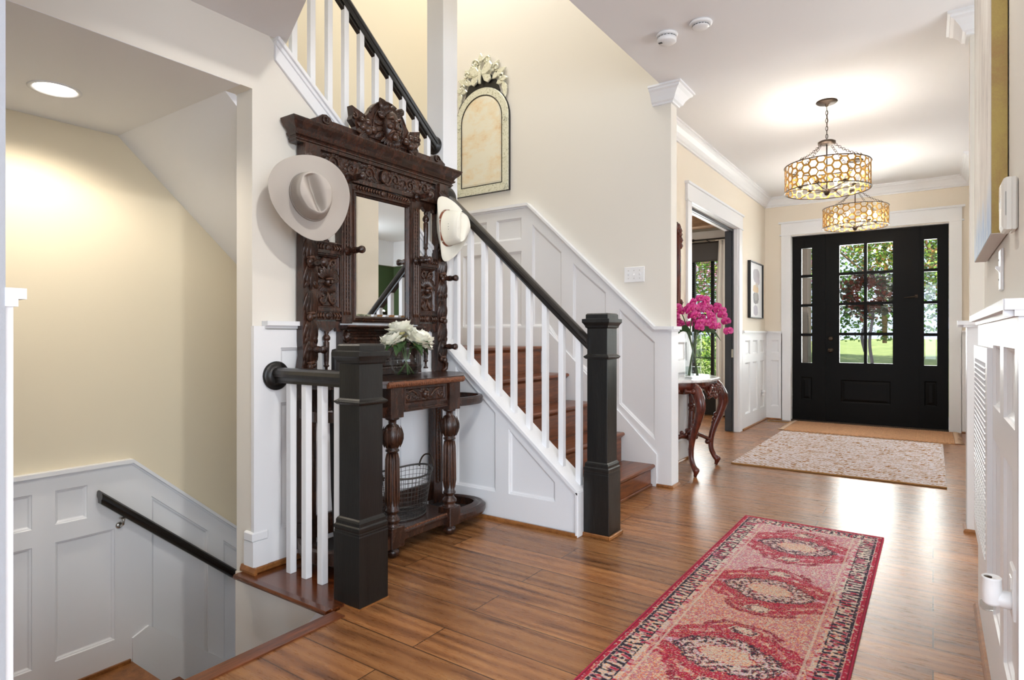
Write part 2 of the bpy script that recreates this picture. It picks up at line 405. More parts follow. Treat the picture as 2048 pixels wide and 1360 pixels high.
# ceilings
boxes('ceiling', [(-1.65, 4.1, -5.1, 4.5, CZ, 3.12), (-2.02, 4.1, 4.5, 9.0, CZ, 3.12)], 'ceil')
mb = MB(); mb.prism([(-2.65, 1.845), (-1.66, 1.39), (-1.66, -5.1), (-2.65, -5.1)], fn_xy, 2.585, 3.11); struct('ceiling', mb, 'ceil')
boxes('ceiling', [(-3.92, -2.651, -.6, 1.60, 2.298, 2.42)], 'ceil')
mb = MB(); mb.prism([(1.60, 2.30), (1.60, 2.42), (1.62, 2.33), (3.17, .89), (4.38, .89), (4.38, .86), (3.16, .86)], XP(0), -3.92, -2.78); struct('ceiling', mb, 'ceil')
boxes('ceiling', [(-4.1, -1.5, -1.2, 4.6, 5.7, 5.8)], 'ceil')
# stair side wall (far side of the stairs), end face towards the hall
boxes('wall_stair', [(-4.05, -1.60, 4.38, 4.50, -3, 2.975), (-4.05, -1.66, 4.38, 4.50, 2.975, 5.7)], 'wall')
# wall behind the hall stand, its top follows the upper flight; header over the basement stair
mb = MB(); mb.prism([(1.66, -3.0), (1.66, 2.30), (-.6, 2.30), (-.6, 3.11), (1.18, 3.08), (1.76, 2.575), (3.02, 1.515), (3.02, -3.0)], XP(0), -2.78, -2.65); struct('wall_hall_tree', mb, 'wall')
boxes('wall_basement_side', [(-2.78, -2.012, 1.653, 1.78, -3, -.245), (-2.78, -2.012, 1.653, 1.659, -.245, -.012)], 'wall')
boxes('wall_basement_far', [(-4.05, -3.92, -1.2, 4.5, -3, 5.7)], 'stairwall')
boxes('wall_near_left', [(-3.92, -1.38, .26, .38, -3, 2.585)], plain('pale_blue_plaster', srgb(176, 179, 184), .8, bump=.5, bscale=120))
boxes('wall_basement_end', [(-3.92, -2.66, 4.38-1e-3, 4.379, -3, .85)], 'stairwall')
boxes('wall_upstairs', [(-1.65, -1.53, -1.2, 4.5, 3.12, 5.7), (-4.05, -1.53, -1.32, -1.2, 2.3, 5.8)], 'wall')
boxes('wall_column', [(-2.79, -2.648, 3.022, 3.165, .95, 5.7)], 'white')
# hall left wall with the wide opening into the dining room
boxes('wall_hall_left', [(-2.02, -1.88, 4.50, 5.64, 0, CZ), (-2.02, -1.88, 7.35, 8.75, 0, CZ), (-2.02, -1.88, 5.64, 7.35, 2.39, CZ)], 'hallwall')
boxes('wall_front', [(-2.02, -1.557, 8.75, 8.95, 0, CZ), (.159, 4.1, 8.75, 8.95, 0, CZ), (-1.557, .159, 8.75, 8.95, 2.455, CZ)], 'hallwall')
boxes('wall_hall_right', [(.36, .50, 4.49, 5.15, 0, CZ), (.36, .50, 7.6, 8.75, 0, CZ)], 'wall')
boxes('wall_stub', [(.175, 1.9, 4.37, 4.49, 0, CZ)], 'wall')
boxes('wall_right', [(.175, 1.9, 1.74, 3.17, 0, CZ)], 'wall')
# unseen room behind the camera, its window openings added to let light in
boxes('wall_rear', [(-2.65, -.95, -5.1, -4.98, 0, CZ), (3.55, 4.1, -5.1, -4.98, 0, CZ), (-.95, 3.55, -5.1, -4.98, 0, .35), (-.95, 3.55, -5.1, -4.98, 2.75, CZ)], 'wall')
boxes('wall_east', [(3.98, 4.1, -5.1, -3.45, 0, CZ), (3.98, 4.1, .25, 9, 0, CZ), (3.98, 4.1, -3.45, .25, 0, .4), (3.98, 4.1, -3.45, .25, 2.7, CZ)], 'wall')
boxes('wall_west', [(-2.77, -2.65, -5.1, .26, 0, 3.1)], 'wall')
boxes('added_window_3', [(-.95, 3.55, -5.02, -5.0, .35, .41), (-.95, 3.55, -5.02, -5.0, 2.69, 2.75)]+[(x-.04, x+.04, -5.02, -5.0, .41, 2.69) for x in (-.91, .55, 2.05, 3.51)], 'white')
boxes('added_window_4', [(3.99, 4.02, -3.45, .25, .4, .46), (3.99, 4.02, -3.45, .25, 2.64, 2.7)]+[(3.99, 4.02, y-.04, y+.04, .46, 2.64) for y in (-3.41, -1.6, .21)], 'white')
lamp('window_and_fill_light', 'AREA', (3.3, 6.6, 2.4), 55, (.86, .93, 1), aim((3.3, 6.6, 2.4), (1.5, 7.2, 1.6)), shape='RECTANGLE', size=.6, size_y=1.8)  # added to brighten the green room; no window stands here
# far room seen in the stand mirror (green walls)
boxes('wall_green_room', [(3.68, 3.80, 4.5, 8.75, 0, CZ), (.501, 3.68, 8.63, 8.749, 0, CZ)], 'green')
boxes('trim_21', [(3.60, 3.68, 4.5, 8.63, 2.50, CZ), (.52, 3.60, 8.55, 8.63, 2.50, CZ)], 'white')
# dining room
boxes('wall_dining', [(-5.1, -4.98, 4.5, 8.95, 0, CZ), (-5.0, -4.4, 8.75, 8.95, 0, CZ), (-2.36, -2.02, 8.75, 8.95, 0, CZ), (-4.4, -2.36, 8.75, 8.95, 2.32, CZ), (-4.4, -2.36, 8.75, 8.95, 0, .40), (-5.1, -4.05, 4.38, 4.5, 0, CZ)], 'hallwall')
boxes('ceiling', [(-5.1, -2.02, 4.5, 9.0, CZ, 3.1)], 'ceil')

# ------------------------------------------------------------ wainscots (structure)
def trim(n, mb, mat='white', **kw): return struct('trim_%d' % n, mb, mat, **kw)
# stair side wall
mb = MB(); f = YN(4.379)
outl = [(-4.0, 1.0), (-4.0, 2.245), (-2.85, 2.245), (-1.712, 1.175), (-1.60, 1.175), (-1.60, 0), (-2.6, 0)]
hol = [[(-2.007, 1.387-.05), (-1.716, 1.129-.05), (-1.716, .344), (-2.007, .60)], [(-2.417, 1.753-.03), (-2.12, 1.469), (-2.12, .70), (-2.417, .945)],
       [(-2.812, 2.08), (-2.525, 1.82), (-2.525, 1.043), (-2.66, 1.21), (-2.812, 1.21)],
       rect(-3.193, -2.925, 1.963, 2.15), rect(-3.575, -3.299, 1.963, 2.15), rect(-3.193, -2.925, 1.213, 1.86), rect(-3.575, -3.299, 1.213, 1.86)]
panels(mb, f, outl, hol); trim(1, mb)
mb = MB(); cap(mb, f, [(-4.0, 2.265), (-2.85, 2.265), (-1.712, 1.198), (-1.575, 1.198)], .055, .024)
cap(mb, XP(-1.60), [(4.33, 1.198), (4.50, 1.198)], .04, .024); trim(2, mb)
mb = MB(); panels(mb, XP(-1.60), rect(4.357, 4.502, 0, 1.175), [], .012); trim(3, mb)
# hall left wall
mb = MB(); f = XP(-1.879)
panels(mb, f, rect(7.474, 8.75, 0, 1.165), [rect(a, a+.24, z0, z1) for a in (7.60, 7.98, 8.36) for z0, z1 in ((.18, .80), (.90, 1.07))]); trim(4, mb)
mb = MB(); panels(mb, f, rect(4.502, 5.52, 0, 1.165), [rect(a, a+.25, z0, z1) for a in (4.60, 4.93, 5.24) for z0, z1 in ((.18, .80), (.90, 1.07))]); trim(5, mb)
mb = MB(); cap(mb, f, [(7.474, 1.187), (8.75, 1.187)], .045); cap(mb, f, [(4.5, 1.187), (5.52, 1.187)], .045)
# front wall
f2 = YN(8.749); cap(mb, f2, [(-1.88, 1.187), (-1.665, 1.187)], .045); cap(mb, f2, [(.275, 1.187), (.36, 1.187)], .045); trim(6, mb)
mb = MB(); panels(mb, f2, rect(-1.858, -1.66, 0, 1.165), [rect(-1.80, -1.70, .18, .80), rect(-1.80, -1.70, .90, 1.07)]); panels(mb, f2, rect(.27, .36, 0, 1.165), []); trim(7, mb)
# wall behind the stand
f = XP(-2.648); mb = MB()
panels(mb, f, rect(1.72, 3.02, 0, 1.16), [rect(1.80, 2.06, .18, .80), rect(2.16, 2.62, .18, .80), rect(2.72, 2.95, .18, .80), rect(1.80, 2.06, .90, 1.07), rect(2.16, 2.62, .90, 1.07), rect(2.72, 2.95, .90, 1.07)], .018)
cap(mb, f, [(1.71, 1.20), (3.02, 1.20)], .045); trim(8, mb)
mb = MB(); mb.box(-2.65, -2.628, 1.655, 1.72, .0, 1.175); mb.box(-2.70, -2.622, 1.645, 1.73, .155, .20, .006); mb.box(-2.70, -2.624, 1.648, 1.725, 0, .155); trim(9, mb)
# basement stair far wall
f = XP(-3.92); mb = MB(); k = .87
outl = [(.38, -.80), (.38, .375), (1.665, .375), (4.3, .375-k*2.635), (4.3, -3), (1.67, -3)]
hol = [rect(1.287, 1.44, .105, .29), rect(.95, 1.185, .105, .29), rect(.55, .85, .105, .29), rect(1.287, 1.579, -.635, .01), rect(.95, 1.185, -.635, .01), rect(.55, .85, -.635, .01),
       [(1.78, .155), (2.13, .155-.35*k), (2.13, -.835-.35*k), (1.78, -.835)], [(2.235, -.24), (2.6, -.24-.365*k), (2.6, -1.23-.365*k), (2.235, -1.23)], [(2.72, -.66), (3.1, -.66-.38*k), (3.1, -1.65-.38*k), (2.72, -1.65)]]
panels(mb, f, outl, hol, .02); trim(10, mb)
mb = MB(); cap(mb, f, [(.38, .40), (1.67, .40), (4.3, .40-k*2.63)], .045, .022); trim(11, mb)
mb = MB(); mb.box(-3.90, -3.885, .38, 1.66, -.80, -.78); struct('baseboard_basement', mb, 'oaktrim')
mb = MB(); mb.prism([(1.67, -.80), (1.67, -.66), (1.76, -.62), (4.3, -.62-k*2.54), (4.3, -3.2), (1.67, -1.4)], XP(-3.90), 0, .012); trim(12, mb)
# near left wall wainscot (seen edge-on)
f = YP(.379); mb = MB(); panels(mb, f, rect(-2.0, -1.385, 0, 1.19), [rect(-1.9, -1.5, .18, .80), rect(-1.9, -1.5, .90, 1.07)], .018) if False else mb.box(-2.0, -1.383, .379, .392, 0, 1.19); cap(mb, f, [(-2.0, 1.217), (-1.378, 1.217)], .032, .020); trim(13, mb)
# near right wall
f = XN(.174); mb = MB()
panels(mb, f, rect(1.735, 3.17, 0, 1.185), [rect(a, b, z0, z1) for a, b in ((1.80, 2.07), (2.17, 2.41)) for z0, z1 in ((.26, .81), (.912, 1.10))], .02); trim(14, mb)
mb = MB(); cap(mb, f, [(1.70, 1.21), (3.19, 1.21)], .048, .024); f2 = YN(1.739); cap(mb, f2, [(.128, 1.21), (1.9, 1.21)], .048, .024); trim(15, mb)
mb = MB(); panels(mb, f2, rect(.154, 1.9, 0, 1.185), [rect(.3, .8, .26, .81), rect(.3, .8, .912, 1.1)], .018); trim(16, mb)
mb = MB(); f = YN(4.369); panels(mb, f, rect(.160, 1.9, 0, 1.19), [rect(.36, .8, .26, .81)], .018); cap(mb, f, [(.115, 1.215), (1.9, 1.215)], .045, .024)
cap(mb, XN(.174), [(4.33, 1.215), (4.49, 1.215)], .05, .024); panels(mb, XN(.174), rect(4.352, 4.49, 0, 1.19), [], .014); trim(17, mb)
# crowns
mb = MB(); crown(mb, [(-1.88, 4.50), (-1.88, 8.75), (.36, 8.75), (.36, 7.6)], [(1, 0), (1, -1), (-1, -1), (-1, 0)], CZ-.122); crown(mb, [(.36, 5.15), (.36, 4.49)], [(-1, 0), (-1, 0)], CZ-.122)
crown(mb, [(-1.74, 4.38), (-1.60, 4.38), (-1.60, 4.50), (-1.70, 4.5)], [(0, -1), (1, -1), (1, 1), (0, 1)], CZ-.122)
crown(mb, [(1.9, 4.37), (.175, 4.37), (.175, 4.49), (.36, 4.49)], [(0, -1), (-1, -1), (-1, 1), (0, 1)], CZ-.122)
crown(mb, [(.175, 3.17), (.175, 1.74)], [(-1, 0), (-1, 0)], CZ-.122) if False else None
trim(18, mb)
# doorway casing towards the dining room, black pocket door edge
mb = MB()
for y0, y1 in ((5.53, 5.64), (7.35, 7.474)): mb.box(-1.88, -1.858, y0, y1, 0, 2.39)
mb.box(-1.88, -1.856, 5.515, 7.49, 2.39, 2.535); mb.box(-1.88, -1.84, 5.50, 7.505, 2.535, 2.557); mb.box(-1.88, -1.848, 5.51, 7.495, 2.378, 2.392)
mb.box(-1.922, -1.878, 7.335, 7.352, 0, 2.39); mb.box(-2.02, -1.878, 5.64, 5.655, 0, 2.39); mb.box(-1.922, -1.878, 5.64, 7.35, 2.375, 2.39); mb.box(-2.02, -1.975, 5.64, 7.35, 2.36, 2.39)
trim(19, mb)
dr = thing("door_2", None, None, (-1.96, 7.33, 0)); dr["kind"] = "structure"
mb = MB(); mb.box(-2.02, -1.945, 7.322, 7.36, .004, 2.37); mb.box(-1.94, -1.922, 7.326, 7.36, .004, 2.375); mb.box(-1.95, -1.93, 5.65, 7.33, 2.35, 2.375); mb.build('door_edge', plain('charcoal_door_paint', srgb(58, 62, 68), .4), dr, world=True)
mb = MB(); mb.box(-1.945, -1.92, 7.312, 7.323, .87, .97, .003); mb.build('edge_pull', 'chrome', dr, world=True)
# shoe mouldings and baseboards in oak
def shoe(pts, name, z=0, w=.016, h=.02, mat='oaktrim'):
    mb = MB()
    mb.sweep_path([(0, 0), (w, 0), (w, h*.5), (w*.6, h), (0, h)], [(p[0], p[1], z) for p in pts], (0, 0, 1)); return struct(name, mb, mat)
shoe([(-1.857, 8.727), (-1.857, 7.474)][::-1] and [(-1.857, 7.474), (-1.857, 8.727), (-1.66, 8.727)][::-1], 'baseboard_hall')
shoe([(-1.587, 4.504), (-1.587, 4.357), (-1.70, 4.357)], 'baseboard_stair')
shoe([(-1.857, 5.52), (-1.857, 4.50)], 'baseboard_hall_left')
shoe([(-1.63, 3.0), (-2.63, 3.0), (-2.63, 1.93)], 'baseboard_stand')
shoe([(.154, 1.74), (.154, 3.17)], 'baseboard_right')
shoe([(.36, 8.727), (.27, 8.727)][::-1][::-1], 'baseboard_front')
shoe([(1.9, 4.351), (.160, 4.351), (.160, 4.49)], 'baseboard_stub')
# nosing along the stair opening and board under the guard rail
mb = MB()
mb.sweep_path([(-.050, -.002), (.016, -.002), (.026, -.01), (.026, -.022), (.016, -.03), (-.050, -.03)], [(-1.992, .38, .008), (-1.992, 1.62, .008)], (0, 0, 1)); struct('trim_23', mb, 'nosing')
mb = MB(); mb.box(-2.70, -2.02, 1.62, 1.92, -.012, .008, .004)
mb.sweep_path([(0, .008), (.028, .006), (.034, -.004), (.028, -.014), (0, -.014)], [(-2.70, 1.625, 0), (-2.03, 1.625, 0)][::-1], (0, 0, 1)); struct('trim_24', mb, 'tread')
mb = MB(); mb.sweep_path([(0, 0), (.016, 0), (.016, .010), (.009, .03), (0, .03)], [(-2.60, 1.655, .008), (-2.72, 1.655, .008)], (0, 0, 1)); mb.box(-2.632, -2.612, 1.655, 1.92, .008, .035, .005); struct('trim_25', mb, 'oaktrim')
mb = MB(); mb.box(-2.72, -2.04, 1.635, 1.66, -.045, -.014, .006)
mb.prism([(-2.12, -.014), (-2.02, -.014), (-2.02, -.09), (-2.80, -.82), (-2.90, -.82)], YN(1.66), 0, .014); struct('trim_26', mb, 'white')
# ------------------------------------------------------------ staircases
NX = [-1.71, -1.95, -2.195, -2.44, -2.68]; NZ = [.165+.219*i for i in range(5)]
st = thing('staircase', 'red oak staircase with white stringer rising left from the hall to a landing', 'stairs', (-2.2, 3.7, 0))
for i in range(5):
    x1 = NX[i]; x0 = NX[i+1]-.0 if i < 4 else -3.90; z = NZ[i]
    mb = MB(); y0, y1 = 3.13, 4.335
    pr = [(x0-.02 if i < 4 else x0, z-.028), (x0-.02 if i < 4 else x0, z), (x1-.012, z), (x1-.002, z-.006), (x1, z-.014), (x1-.002, z-.022), (x1-.012, z-.028)]
    mb.prism(pr, lambda a, b, d: (a, d, b), y0, y1 if i else 4.345); mb.build('tread', 'oakstair', st, world=True, )
    mb = MB(); mb.box(x1-.045, x1-.028, y0, y1-.005, (NZ[i-1] if i else 0), z-.027)
    mb.prism([(x1-.029, z-.045), (x1-.029, z-.028), (x1-.010, z-.028)], lambda a, b, d: (a, d, b), y0, y1-.005)
    if i == 0: mb.box(x1-.03, x1-.014, y0, y1-.005, 0, .02, .004)
    mb.build('riser', 'oakstair', st, world=True)
# stringer wall under the flight and its sloping cap
sl = (.235-1.045)/(-1.632+2.60); zc = lambda x: .235+sl*(x+1.632)
mb = MB(); f = YN(3.03)
panels(mb, f, [(-2.65, 0), (-2.65, zc(-2.65)), (-1.632, .235), (-1.632, 0)], [[(-2.532, .168), (-2.532, .93), (-2.213, .655), (-2.213, .168)], [(-2.114, .170), (-2.114, .565), (-1.787, .285), (-1.787, .170)]], .02)
mb.prism([(-2.65, 0), (-2.65, zc(-2.65)), (-1.632, .235), (-1.632, 0)], lambda a, b, d: (a, d, b), 3.03, 3.13); mb.build('stringer_panel', 'white', st, world=True)
mb = MB()
ct = [(-2.66, zc(-2.66)), (-1.628, .235)]
for (ya, yb, za, zb) in ((2.985, 3.155, 0, .022), (2.998, 3.14, -.02, 0)):
    mb.loft([[(x, ya, z+za), (x, yb, z+za), (x, yb, z+zb), (x, ya, z+zb)] for x, z in ct], smooth=False)
mb.box(-1.645, -1.625, 2.985, 3.155, 0, .255, .004); mb.build('stringer_cap', 'white', st, world=True, bevel=.003)
mb = MB()   # skirt board on the far wall
mb.prism([(-1.70, 0), (-1.70, .18+.06), (-2.68, NZ[4]+.16), (-3.9, NZ[4]+.16), (-3.9, NZ[4]-.03), (-2.66, NZ[4]-.03), (-2.6, 0)], YN(4.357), 0, .012); mb.build('skirt_board', 'white', st, world=True)

# upper flight (its underside is the sloping ceiling of the basement stair)
us = thing('staircase', 'upper stair flight turning back behind the hall stand wall', 'stairs', (-3.3, 3.1, 1.04))
ty = [3.06-.262*i for i in range(8)]
for i, y in enumerate(ty):
    z = 1.04+.235*(i+1)
    if i > 4: break
    mb = MB(); mb.box(-3.9, -2.79, y-.28, y, z-.03, z, .006); mb.build('tread', 'oakstair', us, world=True)
    mb = MB(); mb.box(-3.9, -2.79, y-.045, y-.028, z-.235, z-.03); mb.build('riser', 'white', us, world=True)
uz = lambda y: 2.576-.80*(y-1.776)
mb = MB()
for (xa, xb, za, zb) in ((-2.80, -2.612, -.006, .018), (-2.79, -2.625, -.028, -.006), (-2.65, -2.634, -.10, -.028)):
    mb.loft([[(xa, y, uz(y)+za), (xb, y, uz(y)+za), (xb, y, uz(y)+zb), (xa, y, uz(y)+zb)] for y in (1.775, 3.02)], smooth=False)
mb.build('stringer_cap', 'white', us, world=True, bevel=.003)
# basement stairs
bs = thing('staircase', 'basement stairs dropping away left below the guard rail', 'stairs', (-2.4, 1.0, -.8))
for i in range(3):
    z = -.20*(i+1); x1 = -2.04-.245*i
    mb = MB(); mb.box(x1-.27, x1, .385, 1.648, z-.03, z, .006); mb.build('tread', 'oakstair', bs, world=True)
    mb = MB(); mb.box(x1-.045, x1-.03, .385, 1.648, z-.2, z-.03); mb.build('riser', 'white', bs, world=True)
mb = MB(); mb.box(-2.055, -2.04, .385, 1.648, -.2, -.03); mb.build('riser', 'white', bs, world=True)
bs2 = thing('staircase', 'lower basement flight descending under the black wall handrail', 'stairs', (-3.3, 2.6, -2.0))
for i in range(8):
    y = 1.67+.25*i; z = -.80-.205*(i+1)
    mb = MB(); mb.box(-3.885, -2.79, y-.02, y+.27, z-.03, z, .006); mb.build('tread', 'oakstair', bs2, world=True)
    mb = MB(); mb.box(-3.885, -2.79, y, y+.015, z, z+.175); mb.build('riser', 'white', bs2, world=True)

# ------------------------------------------------------------ railings
def newel(parent, cx, cy, h, hw, base_h, z0=0, mat='black'):
    mb = MB(); w = hw
    def sq(a, z): return [(cx-a, cy-a, z), (cx+a, cy-a, z), (cx+a, cy+a, z), (cx-a, cy+a, z)]
    n = w*.80; rings = [sq(w, z0), sq(w, z0+base_h-.035), sq(w*.985, z0+base_h-.03), sq(w*.985, z0+base_h-.022), sq(w*.97, z0+base_h-.02), sq(w*1.0, z0+base_h-.012), sq(w*1.0, z0+base_h), sq(w*.93, z0+base_h+.006), sq(w*.93, z0+base_h+.02), sq(w*.88, z0+base_h+.028), sq(n, z0+base_h+.034)]
    c = h-.25
    rings += [sq(n, c-.008), sq(w*.90, c-.006), sq(w*1.0, c+.002), sq(w*1.0, c+.008), sq(w*.88, c+.014), sq(n, c+.02)]
    rings += [sq(n, h-.085), sq(n+.008, h-.08), sq(n+.01, h-.07), sq(w*1.02, h-.058), sq(w*1.09, h-.052), sq(w*1.09, h-.032), sq(w*.88, h-.03), sq(w*.88, h-.008), sq(w*.80, h)]
    mb.loft(rings, smooth=False); return mb.build('newel_post', mat, parent, world=True, bevel=.0015)
HR = [(-.034, -.012), (-.027, -.016), (-.021, -.03), (-.021, -.042), (.021, -.042), (.021, -.03), (.027, -.016), (.034, -.012), (.038, .002), (.033, .018), (.019, .028), (0, .031), (-.019, .028), (-.033, .018), (-.038, .002)]
def rosette(parent, c, axis, r=.070, t=.032):
    mb = MB(); sg = 1 if axis[0] in '+xy' else -1; ax = axis[-1]
    prof = [(r*.98, 0), (r, .006), (r, .012), (r*.9, .016), (r*.82, .018), (r*.78, .026), (r*.5, t), (.001, t)]
    mb.lathe([(a, b*sg) for a, b in prof], c, 32, axis=ax); mb.build('wall_rosette', 'black', parent, world=True)
def baluster(parent, x, y, z0, ztop, w=.031, slopes=None):
    """square baluster; ztop may be a function of (x,y)"""
    mb = MB(); h = w/2; q = [(x-h, y-h), (x+h, y-h), (x+h, y+h), (x-h, y+h)]
    lo = [(a, b, z0(a, b) if callable(z0) else z0) for a, b in q]; hi = [(a, b, ztop(a, b) if callable(ztop) else ztop) for a, b in q]
    mb.loft([lo, hi], smooth=False); return mb.build('baluster', 'white', parent, world=True, bevel=.002)
# guard railing beside the basement stair
gr = thing('guard_railing', 'short black topped railing with newel post beside the basement stair', 'railing', (-2.3, 1.76, 0))
newel(gr, -2.014, 1.768, 1.095, .080, .33)
mb = MB(); mb.sweep(HR, (-2.60, 1.768, .945), (-2.08, 1.768, .945)); mb.build('handrail', 'rail', gr, world=True)
rosette(gr, (-2.628, 1.768, .935), '+x')
mb = MB(); mb.box(-2.028-.07, -1.93, 1.682, 1.693, 0, .006); mb.box(-1.934, -1.93, 1.69, 1.85, 0, .006); mb.build('base_trim', 'oaktrim', gr, world=True)
for x in (-2.50, -2.385, -2.27, -2.155): baluster(gr, x, 1.768, .008, .905, .034)
# stair railing of the lower flight
sr = thing('stair_railing', 'tall black railing with newel post climbing beside the lower oak stairs', 'railing', (-1.55, 3.13, 0))
newel(sr, -1.548, 3.13, 1.255, .078, .385)
mb = MB(); mb.box(-1.635, -1.46, 3.040, 3.052, 0, .022, .004); mb.box(-1.470, -1.455, 3.04, 3.215, 0, .022, .004); mb.build('base_trim', 'oaktrim', sr, world=True)
rs = -.915; rz = lambda x: 1.100+rs*(x+1.61)
mb = MB(); mb.sweep(HR, (-2.62, 3.075, rz(-2.62)), (-1.60, 3.075, rz(-1.60))); mb.build('handrail', 'rail', sr, world=True)
rosette(sr, (-2.65, 3.075, rz(-2.63)+.01), '+x')
for i in range(9):
    x = -1.665-.1135*i
    if x < -2.62: break
    baluster(sr, x, 3.075, lambda a, b: zc(a)+.018, lambda a, b: rz(a)-.038, .033)
# stair railing of the upper flight
ur = thing('stair_railing', 'black railing with white balusters on the upper flight above the carved stand', 'railing', (-2.70, 2.4, 2.2))
ry = lambda y: 2.40+.805*(3.0-y)
mb = MB(); mb.sweep([(a, b) for a, b in HR], (-2.705, 1.55, ry(1.55)), (-2.705, 3.0, ry(3.0))); mb.build('handrail', 'rail', ur, world=True)
rosette(ur, (-2.72, 3.021, ry(3.0)-.01), '-y', .06)
mb = MB()
ys = [1.81+.112*i for i in range(11)]
for a, b in zip([1.70]+ys, ys+[3.0]):   # fillet strip between balusters
    mb.loft([[(-2.718, y, ry(y)-.062), (-2.692, y, ry(y)-.062), (-2.692, y, ry(y)-.035), (-2.718, y, ry(y)-.035)] for y in (a+.016, b-.016)], smooth=False)
mb.build('rail_fillet', 'rail', ur, world=True)
for y in ys: baluster(ur, -2.705, y, lambda a, b: uz(b)+.012, lambda a, b: ry(b)-.04, .032)
# wall handrail on the basement stair
wr = thing('wall_handrail', 'black wall handrail descending on the basement stair wainscot', 'handrail', (-3.84, 1.8, 0))
hz = lambda y: .232-.862*(y-1.475)
mb = MB(); mb.sweep(HR, (-3.835, 1.475, hz(1.475)), (-3.835, 4.0, hz(4.0))); mb.build('handrail', 'rail', wr, world=True)
mb = MB(); y = 1.60; z = hz(y)
mb.tube([(-3.90, y, z-.10), (-3.87, y, z-.10), (-3.845, y, z-.085), (-3.835, y, z-.042)], .007, 8); mb.lathe([(.018, 0), (.02, .004), (.014, .01), (.004, .012)], (-3.90, y, z-.10), 16, axis='x', sy=1.0)
mb.box(-3.85, -3.82, y-.02, y+.02, z-.050, z-.044); mb.build('rail_bracket', 'chrome', wr, world=True)
# ------------------------------------------------------------ front door with sidelights
fd = thing('door_1', None, None, (-.70, 8.83, 0)); fd['kind'] = 'structure'
mb = MB()   # casing
for x0, x1 in ((-1.67, -1.552), (.154, .275)): mb.box(x0, x1, 8.727, 8.752, 0, 2.47)
mb.box(-1.69, .295, 8.720, 8.752, 2.462, 2.478); mb.box(-1.672, .277, 8.725, 8.752, 2.478, 2.62); mb.box(-1.70, .305, 8.705, 8.752, 2.62, 2.642)
for x0, x1 in ((-1.557, -1.551), (.153, .159)): mb.box(x0, x1, 8.75, 8.83, 0, 2.455)
mb.box(-1.557, .159, 8.75, 8.83, 2.448, 2.455); mb.build('door_casing', 'white', fd, world=True)
def door_leaf(x0, x1, gl, mat='doorblack', y=8.825, cols=1, pan=None, name='door_leaf'):
    """leaf with glazed grid gl=(gx0,gx1,gz0,gz1,rows) and one raised panel below"""
    mb = MB(); f = YN(y+.045); gx0, gx1, gz0, gz1, rows = gl; w = (gx1-gx0); mz = .036; mx = .036
    cells = []
    ch = (gz1-gz0-mz*(rows-1))/rows; cw = (w-mx*(cols-1))/cols
    for r in range(rows):
        for c in range(cols): cells.append((gx0+c*(cw+mx), gx0+c*(cw+mx)+cw, gz0+r*(ch+mz), gz0+r*(ch+mz)+ch))
    outl = rect(x0, x1, .012, 2.445); loops = [outl]+[rect(*c) for c in cells]+([rect(*pan)] if pan else [])
    for (d, fl) in ((.045, 0), (0, 1)):
        ids = []; flat = []
        for lp in loops:
            k = [mb.av(f(a, b, d)) for a, b in lp]; ids.append(k); flat += k
        for t in geometry.tessellate_polygon([[Vector((a, b, 0)) for a, b in lp] for lp in loops]): mb.af([flat[k] for k in t])
        if fl == 0: front = ids
        else: back = ids
    for a, b in zip(front, back):
        n = len(a)
        for i in range(n): j = (i+1) % n; mb.af((a[i], a[j], b[j], b[i]))
    if pan:
        prev = None
        for ww, dd in ((0, .045), (.012, .036), (.018, .036), (.045, .043), (.06, .043)):
            cur = [mb.av(f(a, b, dd)) for a, b in inset(rect(*pan), ww)]
            if prev:
                for i in range(4): j = (i+1) % 4; mb.af((prev[i], prev[j], cur[j], cur[i]))
            prev = cur
        mb.af(prev)
    leaf = mb.build(name, mat, fd, world=True)
    for c in cells:   # bevelled panes
        mb = MB(); mb.loft([[f(a, b, d) for a, b in inset(rect(c[0], c[1], c[2], c[3]), i)] for d, i in ((.020, .0), (.026, .012))], smooth=False, caps=False)
        mb.af([mb.av(f(a, b, .026)) for a, b in inset(rect(*c), .012)]); mb.build('glass_pane', 'glass', leaf, world=False)
    return leaf
# leaf meshes are in world coordinates relative to the door's base, panes are parented to a leaf whose own origin is the door's base
def fix(leaf):
    for ch in leaf.children:
        ch.data.transform(Matrix.Translation((.70, -8.83, 0)))
main = door_leaf(-1.15, -.195, (-.99, -.408, .78, 2.29, 4), cols=2, pan=(-.975, -.43, .27, .56)); fix(main)
sl1 = door_leaf(-1.550, -1.215, (-1.437, -1.312, .77, 2.285, 4), pan=(-1.44, -1.31, .28, .58), y=8.828, name='sidelight_panel'); fix(sl1)
sl2 = door_leaf(-.130, .152, (-.088, .040, .77, 2.285, 4), pan=(-.085, .038, .28, .58), y=8.828, name='sidelight_panel'); fix(sl2)
mb = MB(); mb.box(-1.215, -1.15, 8.815, 8.88, 0, 2.448); mb.box(-.195, -.130, 8.815, 8.88, 0, 2.448); mb.box(-1.551, .153, 8.82, 8.88, 2.435, 2.449); mb.build('door_mullion', 'doorblack', fd, world=True)
mb = MB(); mb.box(-1.551, .153, 8.74, 8.92, -.01, .018, .006); mb.build('threshold', 'bronze', fd, world=True)
mb = MB()
mb.tube([(-.165, 8.815, 1.60), (-.165, 8.795, 1.60), (-.21, 8.79, 1.597), (-.29, 8.79, 1.59)], [.006, .006, .007, .004], 8); mb.box(-.18, -.15, 8.81, 8.816, 1.585, 1.625, .003); mb.build('door_hook', 'bronze', fd, world=True)
mb = MB()
mb.lathe([(.03, 0), (.03, -.008), (.012, -.012), (.012, -.035), (.026, -.045), (.03, -.058), (.022, -.07), (.001, -.072)], (-1.09, 8.825, .94), 20, axis='y'); mb.build('door_knob', 'bronze', fd, world=True)
